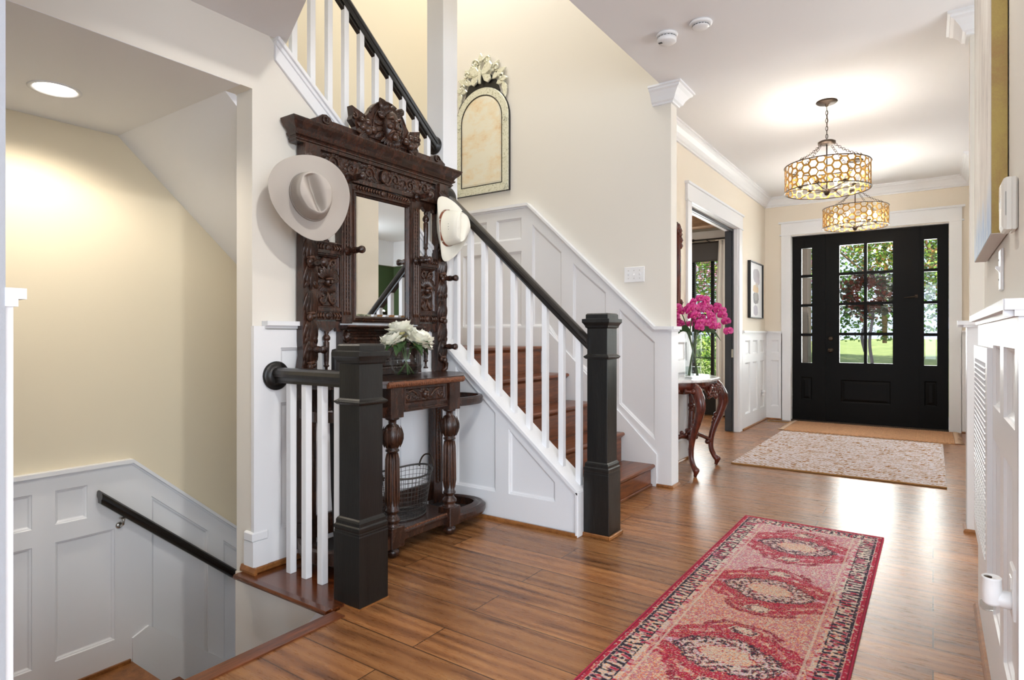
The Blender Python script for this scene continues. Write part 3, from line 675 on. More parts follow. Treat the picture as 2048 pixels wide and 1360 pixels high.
mb = MB(); mb.lathe([(.03, 0), (.03, -.01), (.018, -.014), (.001, -.016)], (-1.09, 8.825, 1.09), 20, axis='y'); mb.build('deadbolt', 'bronze', fd, world=True)
mb = MB(); mb.box(-1.86, -1.50, 9.75, 10.05, -.04, 3.2, .01); struct('wall_porch', mb, plain('taupe_porch_column', srgb(58, 48, 42), .7))
# autumn wreath on the outside of the door with grey ribbon tails
wr_ = thing('door_wreath', 'autumn wreath with orange blooms and grey ribbon tails hanging outside the black front door', 'wreath', (-.70, 8.955, 1.66))
def leafcloud(name, pts, size, mats, parent=None, seed=1, flat=.6):
    rnd = random.Random(seed); mb = MB()
    for p in pts:
        s = size*rnd.uniform(.6, 1.3)
        R = Matrix.Rotation(rnd.uniform(0, 6.3), 4, 'Z') @ Matrix.Rotation(rnd.uniform(-1.3, 1.3), 4, 'X') @ Matrix.Rotation(rnd.uniform(-1.3, 1.3), 4, 'Y')
        mb.x = Matrix.Translation(p) @ R; mb.cm = rnd.randrange(len(mats))
        q = [mb.av(t) for t in ((0, 0, 0), (s*.5, -s*.28, s*.08), (s, 0, 0), (s*.5, s*.28, s*.08))]
        mb.af((q[0], q[1], q[2])); mb.af((q[0], q[2], q[3]))
    mb.x = None
    return mb.build(name, mats, parent)
def ring_pts(n, R, r, seed=3):
    rnd = random.Random(seed); o = []
    for i in range(n):
        a = rnd.uniform(0, 2*PI); b = rnd.uniform(0, 2*PI); q = r*math.sqrt(rnd.random())
        o.append(((R+q*math.cos(b))*math.cos(a), q*math.sin(b)*.6, (R+q*math.cos(b))*math.sin(a)))
    return o
M['autumn1'] = plain('autumn_orange', srgb(104, 42, 16), .7); M['autumn2'] = plain('autumn_red', srgb(92, 20, 20), .7); M['autumn3'] = plain('autumn_dark_leaf', srgb(40, 52, 26), .7)
M['ribbon'] = plain('grey_ribbon', srgb(96, 96, 104), .7)
leafcloud('leaf_ring', ring_pts(380, .235, .10), .09, [M['autumn3'], M['autumn3'], M['autumn1']], wr_, 5)
leafcloud('bloom_ring', ring_pts(420, .17, .055, 9), .07, [M['autumn1'], M['autumn2'], M['autumn1']], wr_, 6)
mb = MB()
for (x, ph, L) in ((-.03, .2, .50), (.055, 1.6, .86)):
    rows = []
    for i in range(17):
        t = i/16; xx = x+.018*math.sin(t*7+ph); z = -.24-L*t
        rows.append([(xx-.018, .01*math.sin(t*9), z), (xx+.018, .01*math.cos(t*8), z+.01)])
    mb.loft(rows, closed=False, caps=False)
for s in (-1, 1): mb.tube([(0.01, 0, -.22), (s*.05, -.01, -.19), (s*.09, 0, -.22), (s*.05, .01, -.25), (0.01, 0, -.22)], .012, 6)
mb.build('ribbon_bow', 'ribbon', wr_)

# ------------------------------------------------------------ dining room beyond the opening
w1 = thing('window_1', None, None, (-3.4, 8.76, .4)); w1['kind'] = 'structure'
M['blackframe'] = plain('black_window_frame', srgb(16, 15, 14), .4)
mb = MB()
def bx(*a): mb.box(*a)
for x0, x1 in ((-2.905, -2.845), (-2.42, -2.36), (-3.70, -3.62), (-4.40, -4.34)): bx(x0, x1, 8.76, 8.83, .40, 2.32)
for z0, z1 in ((.40, .47), (2.26, 2.32)): bx(-4.40, -2.36, 8.76, 8.83, z0, z1)
bx(-2.845, -2.62, 8.78, 8.81, 1.19, 1.215); bx(-4.34, -2.905, 8.78, 8.81, 1.19, 1.215); bx(-2.575, -2.42, 8.78, 8.81, 1.19, 1.215); bx(-2.62, -2.575, 8.775, 8.815, .47, 2.26); bx(-4.34, -2.42, 8.78, 8.81, .80, .812); mb.build('window_frame', 'blackframe', w1, world=True)
mb = MB(); mb.box(-4.36, -2.40, 8.795, 8.799, .44, 2.29); mb.build('glass_pane', 'glass', w1, world=True)
mb = MB(); mb.box(-4.5, -2.33, 8.70, 8.76, .36, .40, .005); mb.build('window_sill', 'blackframe', w1, world=True)
bl = thing('window_blind', 'dark slatted blind over the dining room window', 'blind', (-3.4, 8.72, 2.1), group=None)
for i in range(26):
    if i % 1: continue
    mb = MB() if i == 0 else mb
    z = 2.16-.028*i; mb.box(-4.38, -2.40, 8.715, 8.745, z-.0016, z+.0016)
mb.build('blind_slats', 'blackframe', bl, world=True)
mb = MB(); mb.tube([(-2.70, 8.73, 2.18), (-2.70, 8.73, 1.44)], .002, 6); mb.tube([(-3.9, 8.73, 2.18), (-3.9, 8.73, 1.44)], .002, 6); mb.box(-4.38, -2.40, 8.71, 8.75, 1.425, 1.445, .003); mb.build('blind_rail', 'blackframe', bl, world=True)
M['shade'] = plain('charcoal_shade_fabric', srgb(84, 82, 82), .9, bump=.3, bscale=300)
rsd = thing('roman_shade', 'dark grey folded roman shade at the head of the dining room window', 'shade', (-3.4, 8.68, 2.3))
mb = MB(); mb.loft([[(-4.42, y, z) for y, z in pr] for pr in [[(8.70, 2.45), (8.66, 2.45), (8.655, 2.36), (8.65, 2.20), (8.67, 2.18), (8.69, 2.20), (8.70, 2.36)]]]+[[(-2.43, y, z) for y, z in [(8.70, 2.45), (8.66, 2.45), (8.655, 2.36), (8.65, 2.20), (8.67, 2.18), (8.69, 2.20), (8.70, 2.36)]]], smooth=False); mb.build('shade_fabric', 'shade', rsd, world=True)
mb = MB(); mb.box(-4.42, -2.43, 8.655, 8.70, 2.44, 2.46, .003); mb.build('head_rail', 'blackframe', rsd, world=True)
M['linen'] = plain('white_linen', srgb(236, 234, 230), .85, bump=.1, bscale=300)
cu = thing('curtain', 'white linen curtain panel gathered beside the dining room window', 'curtain', (-2.28, 8.60, 0))
rows = []
for z in (.02, .6, 1.2, 1.8, 2.36, 2.465):
    g = 1 if z < 2.3 else .82
    rows.append([(-2.33+(t-.5)*.33*g, 8.60+.028*math.sin(t*PI*10+z*.4), z) for t in [k/60 for k in range(61)]])
mb = MB(); mb.loft(rows, closed=False, caps=False); mb.build('curtain_cloth', 'linen', cu, world=True, solid=.004)
mb = MB(); mb.tube([(-2.50, 8.60, 2.462), (-2.16, 8.60, 2.462)], .008, 8); mb.build('pleat_tape', 'linen', cu, world=True)
cr = thing('curtain_rod', 'thin black curtain rod above the dining room window', 'curtain rod', (-3.4, 8.60, 2.44))
mb = MB(); mb.tube([(-2.80, 8.60, 2.485), (-2.12, 8.60, 2.485)], .010, 10); mb.build('rod', 'blackframe', cr, world=True)
mb = MB(); mb.lathe([(.001, -.06), (.008, -.055), (.016, -.03), (.022, -.015), (.012, -.004), (.016, 0), (.009, .006)], (-2.80, 8.60, 2.485), 14, axis='x'); mb.build('finial', 'blackframe', cr, world=True)
mb = MB(); mb.tube([(-2.62, 8.60, 2.48), (-2.62, 8.60, 2.47), (-2.62, 8.75, 2.47)], .006, 6); mb.build('rod_bracket', 'blackframe', cr, world=True)
for i, y in enumerate((5.1, 6.3, 7.45, 8.45)):
    mb = MB(); mb.box(-4.98, -2.03, y-.11, y+.11, 2.63, 2.975, .006); b = mb.build('ceiling_beam', 'beam'); 
    tag(b, ['rustic timber ceiling beam in the dining room nearest the hall mirror', 'second rustic timber beam across the dining room ceiling', 'third rustic timber beam across the dining room ceiling', 'last rustic timber beam above the dining room window'][i], 'beam', 'timber beams on the dining room ceiling')
boxes('baseboard_dining', [(-4.98, -2.03, 8.73, 8.75, 0, .34), (-2.06, -2.021, 7.5, 8.75, 0, .2)], 'blackframe')
boxes('trim_27', [(-4.98, -2.03, 8.70, 8.748, 2.50, 2.62)], 'white')
boxes('window_2', [(-4.97, -4.96, 5.4, 6.9, .5, 2.2)], 'blackframe')

# ------------------------------------------------------------ garden
M['lawn'] = None
def lawn():
    t = NT('sunlit_lawn'); v = t.coords(); n = t.noise(v, 1.2, 8, .7); n2 = t.noise(v, 60, 3, .8)
    c = t.mix(.5, t.ramp(n, [(.35, srgb(92, 128, 46)), (.65, srgb(166, 178, 104))]), t.ramp(n2, [(.3, srgb(80, 110, 40)), (.7, srgb(180, 186, 130))]))
    t.link(c, t.b.inputs['Base Color']); t.b.inputs['Roughness'].default_value = .9; t.bump(n2, .8, .03); return t.m
M['lawn'] = lawn()
mb = MB(); rows = []
for j in range(14):
    y = 10.6+j*1.5+.0; zz = -.28+.0*j+max(0, (y-14))*.075
    rows.append([(x, y, zz+.08*math.sin(x*.7+y*.5)) for x in [k*1.5-18 for k in range(25)]])
mb.loft(rows, closed=False, caps=False); g = mb.build('lawn', 'lawn'); tag(g, 'sunlit green lawn rising away from the front door', 'lawn', kind='stuff')
boxes('floor', [(-3.5, 2.2, 8.95, 10.7, -.20, -.04)], 'marble')
M['gl1'] = plain('bush_green_light', srgb(176, 204, 88), .6); M['gl2'] = plain('bush_green', srgb(112, 156, 62), .6); M['gl3'] = plain('bush_green_dark', srgb(62, 96, 42), .6)
M['pink'] = plain('pink_blossom', srgb(226, 160, 190), .6); M['cream'] = plain('cream_blossom', srgb(226, 228, 190), .6); M['orange_leaf'] = plain('orange_leaf', srgb(170, 120, 60), .6)
def bush(c, r, n, mats, label, seed, size=.16, cat='shrub', name='garden_shrub', trunk=None):
    rnd = random.Random(seed); pts = []
    for i in range(n):
        while 1:
            p = [rnd.uniform(-1, 1) for _ in range(3)]; d = sum(q*q for q in p)
            if .2 < d < 1: break
        pts.append((p[0]*r[0], p[1]*r[1], p[2]*r[2]))
    root = thing(name, label, cat, (c[0], c[1], c[2]-r[2]-(trunk or 0)), group='shrubs and trees in the front garden')
    o = leafcloud('foliage', [(p[0], p[1], p[2]+r[2]+(trunk or 0)) for p in pts], size, [M[m] for m in mats], root, seed)
    mb = MB(); h = r[2]+(trunk or 0)
    for k in range(3): mb.tube([(0, 0, 0), (.06*(k-1), .03*k, h*.5), (.3*(k-1)*r[0], .1*(k-1), h*1.2)], [.06, .045, .02], 7)
    mb.build('trunk', 'beam', root)
bush((-3.0, 12.2, .92), (1.0, .8, 1.1), 5000, ['gl1', 'gl2', 'gl2', 'gl3'], 'yellow green shrub seen low in the left door panes', 11, .075)
bush((-1.95, 11.3, .28), (.42, .5, .45), 1800, ['gl2', 'gl3', 'gl1'], 'small dark shrub at the edge of the porch', 12, .05)
bush((-3.9, 15.0, 3.75), (2.6, 1.6, 1.9), 14000, ['gl2', 'gl1', 'pink', 'gl2', 'pink'], 'pink flowering tree seen in the upper left door pane', 13, .105, 'tree', 'flowering_tree', 1.3)
bush((.2, 18.8, 4.2), (2.4, 1.6, 2.0), 12000, ['gl2', 'gl3', 'orange_leaf', 'gl1'], 'leafy tree turning orange seen in the upper right door pane', 14, .115, 'tree', 'maple_tree', 1.4)
bush((1.6, 13.0, 2.9), (1.1, 1.0, 1.7), 9000, ['gl3', 'gl2', 'cream', 'orange_leaf', 'gl3'], 'dense dark tree seen in the right sidelight', 15, .075, 'tree', 'garden_tree', .7)
bush((-1.2, 21.5, 4.2), (7.5, .8, 3.3), 22000, ['gl3', 'gl2', 'gl2'], 'long dark hedge at the top of the lawn', 16, .15, 'hedge', 'garden_hedge')
bush((-6.0, 11.0, 1.05), (1.9, .8, 1.2), 12000, ['gl1', 'gl2', 'cream', 'gl2'], 'hydrangea shrub with pale heads outside the dining room window', 17, .085)
bush((-7.4, 13.6, 3.0), (2.6, 1.2, 2.2), 12000, ['gl2', 'gl1', 'gl2', 'gl1'], 'bright green tree filling the dining room window', 18, .11, 'tree', 'garden_tree', .6)
bush((-10.5, 15.5, 3.0), (3.2, 1.4, 3.4), 12000, ['gl2', 'gl1', 'gl3'], 'green tree at the far left of the garden', 19, .14, 'tree', 'garden_tree', .4)
# ------------------------------------------------------------ chandeliers
def chandelier(x, y, label):
    R = .305; zb, zt = 2.275, 2.475
    t = thing('chandelier', label, 'chandelier', (x, y, CZ), group='honeycomb drum chandeliers in the hall')
    L = lambda z: z-CZ
    mb = MB(); mb.lathe([(.001, 0), (.075, 0), (.078, -.006), (.07, -.014), (.03, -.018), (.012, -.024), (.010, -.04), (.001, -.042)], (0, 0, 0), 32); mb.build('canopy', 'bronze', t)
    mb = MB(); z = L(2.94); k = 0
    while z > L(2.70):
        pts = []
        for i in range(14):
            a = 2*PI*i/14; u = .0085*math.cos(a); v = .019*math.sin(a)
            pts.append((u, 0, z-.019+v) if k % 2 else (0, u, z-.019+v))
        mb.tube(pts, .0022, 6, closed=True); z -= .031; k += 1
    mb.tube([(0, 0, L(2.94)), (.004, .003, L(2.85)), (0, 0, L(2.67))], .0022, 6); mb.build('chain', 'bronze', t)
    mb = MB(); mb.lathe([(.001, L(2.672)), (.05, L(2.668)), (.064, L(2.66)), (.064, L(2.645)), (.03, L(2.64)), (.001, L(2.638))], (0, 0, 0), 28)
    mb.tube([(0, 0, L(2.645)), (0, 0, L(2.25))], .005, 8); mb.lathe([(.001, L(2.235)), (.014, L(2.24)), (.02, L(2.255)), (.03, L(2.27)), (.02, L(2.285)), (.008, L(2.29)), (.001, L(2.3))], (0, 0, 0), 20); mb.build('center_hub', 'bronze', t)
    for j in range(4):
        a = PI/4+j*PI/2+.25; mb = MB(); n = 15; p0 = Vector((.055*math.cos(a), .055*math.sin(a), L(2.64))); p1 = Vector((R*math.cos(a), R*math.sin(a), L(zt+.005)))
        for i in range(n):
            u = (i+.5)/n; c = p0.lerp(p1, u); c.z -= .018*math.sin(PI*u); d = (p1-p0).normalized(); s = Vector((-d.y, d.x, 0)).normalized(); w = d.cross(s)
            if i % 2: s = w
            mb.tube([tuple(c+d*(.0135*math.cos(q*PI/4))+s*(.0095*math.sin(q*PI/4))) for q in range(8)], .0017, 5, closed=True)
        mb.build('support_chain', 'bronze', t)
    for z in (zb, zt):
        mb = MB(); r = R+.003; mb.lathe([(r, L(z)-.004), (r+.003, L(z)), (r, L(z)+.004), (r-.007, L(z)+.003), (r-.007, L(z)-.003), (r, L(z)-.004)], (0, 0, 0), 72); mb.build('rim_band', 'bronze', t)
    # honeycomb
    mb = MB(); nc = 36; ca = 2*PI/nc; s = ca*R/1.5; hh = s*math.sqrt(3); H_ = zt-zb
    def P(a, z, r): return (r*math.cos(a), r*math.sin(a), L(zb)+min(max(z, 0), H_))
    for c in range(nc):
        for r in range(-1, 4):
            cz = hh*(r+.5)+(hh/2 if c % 2 else 0)
            if cz < -hh*.4 or cz > H_+hh*.4: continue
            for rr, flip in ((R, 0), (R-.004, 1)):
                O = []; I = []
                for q in range(6):
                    b = q*PI/3; O.append((c*ca+s*math.cos(b)/R, cz+s*math.sin(b))); I.append((c*ca+s*.80*math.cos(b)/R, cz+s*.80*math.sin(b)))
                oi = [mb.av(P(a, z, rr)) for a, z in O]; ii = [mb.av(P(a, z, rr)) for a, z in I]
                for q in range(6): j = (q+1) % 6; mb.af((oi[q], oi[j], ii[j], ii[q]))
                if flip:
                    for q in range(6): j = (q+1) % 6; mb.af((prev[q], prev[j], ii[j], ii[q]))
                prev = ii
    mb.build('honeycomb_shade', 'gold', t)
    for j in range(6):
        a = j*PI/3+.3; q = .19
        arm = MB(); arm.tube([(0.01*math.cos(a), 0.01*math.sin(a), L(2.275)), (.10*math.cos(a), .10*math.sin(a), L(2.285)), (q*math.cos(a), q*math.sin(a), L(2.30)), (q*math.cos(a), q*math.sin(a), L(2.315))], .004, 6)
        arm.tube([(q*math.cos(a), q*math.sin(a), L(2.30)), ((R-.005)*math.cos(a), (R-.005)*math.sin(a), L(2.28))], .003, 6)
        arm.lathe([(.004, L(2.305)), (.016, L(2.31)), (.02, L(2.318)), (.010, L(2.32))], (q*math.cos(a), q*math.sin(a), 0), 14); A = arm.build('arm', 'bronze', t)
        mb = MB(); mb.lathe([(.009, L(2.318)), (.009, L(2.365)), (.006, L(2.366))], (q*math.cos(a), q*math.sin(a), 0), 12); mb.build('candle_sleeve', 'white', A)
        mb = MB(); mb.lathe([(.006, L(2.366)), (.016, L(2.38)), (.018, L(2.392)), (.008, L(2.412)), (.002, L(2.428)), (.0005, L(2.43))], (q*math.cos(a), q*math.sin(a), 0), 12); mb.build('bulb', 'bulb', A)
        lamp('bulb_light', 'POINT', (x+q*math.cos(a), y+q*math.sin(a), 2.398), 26, (1, .94, .87), shadow_soft_size=.016)
    return t
chandelier(-.690, 5.36, 'nearer honeycomb drum chandelier hanging on its chain above the pale woven rug')
chandelier(-.675, 7.32, 'farther honeycomb drum chandelier just in front of the black front door')
# recessed lamp over the basement stair
rl = thing('recessed_light', 'round recessed ceiling light glowing over the basement stair', 'light', (-3.424, 1.13, 2.30))
mb = MB(); mb.lathe([(.105, 0), (.107, -.004), (.095, -.007), (.083, -.003), (.083, 0)], (0, 0, 0), 40); mb.build('trim_ring', 'white', rl)
mb = MB(); mb.lathe([(.001, -.002), (.083, -.002), (.083, 0)], (0, 0, 0), 40); mb.build('lens', 'candle', rl)
lamp('recessed_lamp', 'SPOT', (-3.424, 1.13, 2.28), 56, (1, .91, .78), (0, 0, 0), spot_size=2.7, spot_blend=.5, shadow_soft_size=.07)
# smoke detectors
def detector(x, y, label, tall):
    t = thing('smoke_detector', label, 'smoke detector', (x, y, CZ), group='smoke detectors on the hall ceiling')
    mb = MB(); mb.lathe([(.001, 0), (.062, 0), (.066, -.006), (.064, -.014), (.056, -.018), (.001, -.018)], (0, 0, 0), 40); mb.build('base', 'plastic', t)
    mb = MB(); h = .052 if tall else .034
    if tall: mb.lathe([(.05, -.018), (.05, -.024), (.058, -.026), (.057, -h+.006), (.050, -h), (.001, -h-.002)], (0, 0, 0), 40)
    else: mb.lathe([(.045, -.018), (.044, -.024), (.050, -.026), (.046, -h+.004), (.03, -h-.003), (.001, -h-.005)], (0, 0, 0), 40)
    c = mb.build('cover', 'plastic', t)
    mb = MB()
    for k in range(18):
        a = 2*PI*k/18; mb.x = Matrix.Rotation(a, 4, 'Z'); r = .0565 if tall else .049
        mb.box(r-.003, r+.0012, -.006, .006, -.0265, -.0225)
    mb.x = None; mb.build('vent_slots', 'iron', t)
    if tall:
        mb = MB(); mb.box(-.044, -.022, -.03, -.014, -h-.0035, -h-.001); mb.build('sounder_grille', 'iron', t)
detector(-1.343, 3.605, 'taller smoke detector with dark slots, nearer the stairs', True)
detector(-1.127, 3.582, 'flatter round smoke detector, nearer the hall centre', False)
# stair light switches
def switch_plate(name, label, c, fn, n, w, h, toggles=True):
    t = thing(name, label, 'light switch', c)
    mb = MB(); pts = rect(-w/2, w/2, -h/2, h/2)
    mb.loft([[fn(a, b, d) for a, b in inset(pts, i)] for d, i in ((0, 0), (.004, .0), (.007, .003))], smooth=False); mb.build('cover_plate', 'plastic', t)
    for k in range(n):
        x = (k-(n-1)/2)*.046
        mb = MB(); s = -1 if k % 2 else 1
        mb.loft([[fn(x-.005, -.010, .006), fn(x+.005, -.010, .006), fn(x+.005, .010, .006), fn(x-.005, .010, .006)], [fn(x-.0035, s*.009-.004, .017), fn(x+.0035, s*.009-.004, .017), fn(x+.0035, s*.009+.003, .017), fn(x-.0035, s*.009+.003, .017)]], smooth=False)
        mb.build('toggle', 'plastic', t)
        mb = MB()
        for z in (-.03, .03): mb.lathe([(.001, 0), (.003, 0), (.003, -.0015), (.001, -.002)], fn(x, z, .0085), 10, axis='y' if fn(0, 0, 1)[1] else 'x')
        mb.build('screw', 'chrome', t)
switch_plate('light_switch', 'triple toggle light switch plate on the wall above the stair wainscot', (-1.89, 4.379, 1.60), YN(0), 3, .165, .118)
switch_plate('light_switch', 'white toggle light switch edge-on below the large canvas painting', (.174, 2.37, 1.33), XN(0), 1, .075, .125)
# floor register
fr = thing('floor_register', 'brass slotted floor vent by the hall corner', 'floor vent', (-1.66, 8.55, 0))
mb = MB(); mb.box(-.14, .14, -.055, .055, 0, .006, .002); mb.build('vent_frame', 'gold', fr)
mb = MB()
for k in range(12): mb.box(-.115+k*.02, -.105+k*.02, -.035, .035, .0055, .008)
mb.build('vent_slots', 'blackframe', fr)
# outlets
def outlet(label, c, fn):
    t = thing('wall_outlet', label, 'outlet', c)
    mb = MB(); mb.loft([[fn(a, b, d) for a, b in inset(rect(-.036, .036, -.058, .058), i)] for d, i in ((0, 0), (.004, 0), (.006, .003))], smooth=False); mb.build('cover_plate', 'plastic', t)
    for z in (-.021, .021):
        mb = MB(); mb.loft([[fn(a, b, d) for a, b in inset(rect(-.016, .016, z-.014, z+.014), i)] for d, i in ((.005, 0), (.008, .001))], smooth=False); mb.build('socket', 'plastic', t)
    return t
outlet('white outlet in the panelling beside the front door', (-1.874, 8.50, .41), XP(0))
pl = thing('plug_in_night_light', 'small white plug-in device in the outlet by the front door', 'plug-in', (-1.866, 8.50, .385))
mb = MB(); mb.lathe([(.001, 0), (.022, .002), (.024, .03), (.018, .045), (.001, .048)], (0, 0, 0), 18, axis='x'); mb.build('body', 'plastic', pl)
mb = MB(); mb.box(.01, .04, -.012, .012, -.05, -.018, .004); mb.build('bottle', 'plastic', pl)
outlet('white outlet behind the plug-in air freshener on the near right wall', (.154, 1.81, .54), XN(0))
# plug-in air freshener on the right wall
af = thing('air_freshener', 'white plug-in air freshener with clear oil bottle on the near right wall', 'air freshener', (.150, 1.80, .52)); af.scale = (.72, .72, .72)
mb = MB(); mb.lathe([(.001, 0), (.026, -.001), (.028, -.01), (.026, -.03), (.022, -.05), (.001, -.052)], (0, 0, .0), 24, axis='x')
mb.lathe([(.001, -.03), (.026, -.03), (.029, -.022), (.030, .02), (.028, .05), (.030, .056), (.026, .058), (.022, .054), (.012, .052), (.001, .052)], (-.052, 0, .01), 28, sx=.9); mb.build('body', 'plastic', af)
mb = MB(); mb.lathe([(.001, -.052), (.016, -.052), (.021, -.046), (.022, -.03), (.016, -.018), (.001, -.018)], (-.062, 0, .01), 24); mb.build('oil_bottle', 'vaseglass', af)
mb = MB(); mb.lathe([(.001, .053), (.011, .053), (.011, .056), (.001, .057)], (-.062, 0, .01), 16); mb.build('wick_opening', 'bronze', af)
# return air grille
ag = thing('air_return_grille', 'tall white louvred return air grille set in the right wainscot', 'air grille', (.154, 2.82, .72))
mb = MB()
for a in ((2.43, 2.50, .34, 1.09), (3.12, 3.165, .34, 1.09), (2.50, 3.12, .34, .39), (2.50, 3.12, 1.04, 1.09)): mb.box(.140, .1545, *a[:2], *a[2:])
mb.build('grille_frame', 'white', ag, world=True)
mb = MB()
for k in range(33):
    z = .40+k*.0195; mb.loft([[(.152, y, z+.012), (.152, y, z+.009), (.138, y, z-.004), (.138, y, z-.001)] for y in (2.50, 3.12)], smooth=False)
for k in range(14): y = 2.53+k*.0435; mb.box(.139, .1445, y-.0015, y+.0015, .39, 1.04)
mb.build('grille_louvers', 'white', ag, world=True)
mb = MB(); mb.box(.1535, .1541, 2.50, 3.12, .39, 1.04); mb.build('grille_backing', 'iron', ag, world=True)
# thermostat
th = thing('thermostat', 'boxy white wall thermostat on the near right wall in front of the canvas', 'thermostat', (.174, 2.0, 1.462))
mb = MB(); f = XN(0)
mb.loft([[f(a, b, d) for a, b in inset(rect(-.043, .043, -.066, .066), i)] for d, i in ((0, .004), (.004, 0), (.010, 0), (.0105, .001), (.012, .001), (.0125, 0), (.022, 0), (.028, .003), (.032, .012))], smooth=False); mb.build('housing', plain('ivory_plastic', srgb(232, 229, 220), .4), th, bevel=.004)
mb = MB(); mb.box(-.0330, -.0318, -.026, .026, -.008, .045); mb.build('display', 'glass', th)
mb = MB()
mb.box(-.0245, -.0235, -.0435, -.0425, -.03, .03); mb.build('vent_slot', 'iron', th)
# ------------------------------------------------------------ carved hall stand
HT = thing('hall_stand', 'tall carved dark oak hall stand with mirror and coat pegs against the beige wall', 'hall stand', (-2.632, 2.415, 0))
f = XP(0)        # local: a = along the wall, b = height, d = out from the wall
def hb(name, mb, mat='carved', **kw): return mb.build(name, mat, HT, **kw)
# cornice
def yz_box(mb, a0, a1, b0, b1, d0, d1, bev=0): mb.box(d0, d1, a0, a1, b0, b1, bev)
prof = [(0, 2.092), (.056, 2.092), (.058, 2.100), (.064, 2.103), (.064, 2.109), (.058, 2.112), (.062, 2.118), (.072, 2.124), (.076, 2.132), (.068, 2.136), (.074, 2.150), (.090, 2.164), (.100, 2.178), (.107, 2.192), (.108, 2.198), (.094, 2.203), (0, 2.203)]
mb = MB()
def cor(pr):
    ex = .605-.143
    return [[(0, -.529-d, z) for d, z in pr], [(d, -.529-d, z) for d, z in pr], [(d, .529+d, z) for d, z in pr], [(0, .529+d, z) for d, z in pr]]
mb.loft(cor([(p[0], p[1]) for p in prof]), closed=False, caps=False, smooth=False)
top = [(0, -.623, 2.203), (.094, -.623, 2.203), (.094, .623, 2.203), (0, .623, 2.203)]; mb.af([mb.av(p) for p in top])
hb('cornice', mb)
# backboard over the cornice with scrolled ends, and carved crest
mb = MB(); z0 = 2.203
pts = [(-.50, z0), (-.50, z0+.02), (-.47, z0+.035), (-.445, z0+.055), (-.42, z0+.06), (-.395, z0+.05), (-.385, z0+.035), (.385, z0+.035), (.395, z0+.05), (.42, z0+.06), (.445, z0+.055), (.47, z0+.035), (.50, z0+.02), (.50, z0)]
mb.prism(pts, f, .045, .075)
for s in (-1, 1): relief(mb, f, spiral((s*.425, z0+.033), .026, .004, 1.2, 0, 16, s), .006, .078)
hb('backboard', mb)
cr_ = MB(); zc0 = 2.225
ar = [(-.235, zc0), (-.235, zc0+.03), (-.265, zc0+.06), (-.255, zc0+.085), (-.262, zc0+.135), (-.165, zc0+.108)]
arc = [(-.15*math.cos(t)*1.0, zc0+.075+.155*math.sin(t)) for t in [k*PI/14 for k in range(2, 13)]]
ar2 = [(-a, b) for a, b in ar[::-1]]
cr_.prism(ar+arc+ar2, f, .045, .085)
relief(cr_, f, [(-.112*math.cos(t), zc0+.075+.120*math.sin(t)) for t in [k*PI/16 for k in range(-2, 19)]], [.006]*21, .087)
relief(cr_, f, [(-.148*math.cos(t), zc0+.075+.153*math.sin(t)) for t in [k*PI/16 for k in range(2, 15)]], [.006]*13, .084)
crest = hb('crest', cr_)
mk = MB()   # bearded mask with a leafy cap
mk.ell((.105, 0, zc0+.085), (.045, .056, .095), 18, 14); mk.ell((.148, 0, zc0+.088), (.018, .013, .028), 10, 8); mk.ell((.154, 0, zc0+.070), (.014, .016, .010), 10, 6)
for s in (-1, 1):
    mk.tube([(.135, s*.008, zc0+.115), (.150, s*.026, zc0+.124), (.128, s*.046, zc0+.118)], [.006, .009, .005], 7)
    mk.ell((.143, s*.023, zc0+.104), (.008, .012, .007), 8, 6); mk.ell((.135, s*.033, zc0+.074), (.018, .018, .016), 10, 7)
    mk.tube([(.150, s*.004, zc0+.055), (.150, s*.025, zc0+.050), (.128, s*.042, zc0+.025)], [.006, .009, .004], 7)
    for q in range(4): leafr(mk, f, (s*.010*q+s*.005, zc0+.145-.004*q), PI/2-s*(.25+.35*q), .075-.006*q, .020, .035, .095)
    for q in range(3): leafr(mk, f, (s*.045, zc0+.05+.02*q), -PI/2+s*(.9+.35*q), .07, .014, .03, .085)
mk.tube([(.150, -.016, zc0+.040), (.156, 0, zc0+.036), (.150, .016, zc0+.040)], [.005, .007, .005], 7); mk.ell((.142, 0, zc0+.020), (.020, .024, .022), 12, 8)
for q in range(7): leafr(mk, f, (.012*(q-3), zc0+.022), -PI/2+(q-3)*.26, .055, .009, .02, .105)
leafr(mk, f, (-.03, zc0+.16), PI/2+.5, .085, .026, .04, .09); leafr(mk, f, (.03, zc0+.155), PI/2-.9, .10, .026, .05, .09)
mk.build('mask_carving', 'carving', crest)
for s in (-1, 1):
    fr_ = MB()
    for (a, b, r) in ((.165, .020, .026), (.125, .035, .022), (.200, .030, .020), (.165, .065, .020), (.205, .070, .016)): fr_.ell((.100, s*a, zc0+b), (r, r, r), 12, 9)
    for q in range(5): leafr(fr_, f, (s*.15, zc0+.02), (PI/2-s*1.2)+s*(q-2)*.5, .09, .02, .025, .09)
    relief(fr_, f, spiral((s*.245, zc0+.085), .020, .003, 1.2, 1.5, 14, s), .007, .088)
    fr_.build('fruit_carving', 'carving', crest)
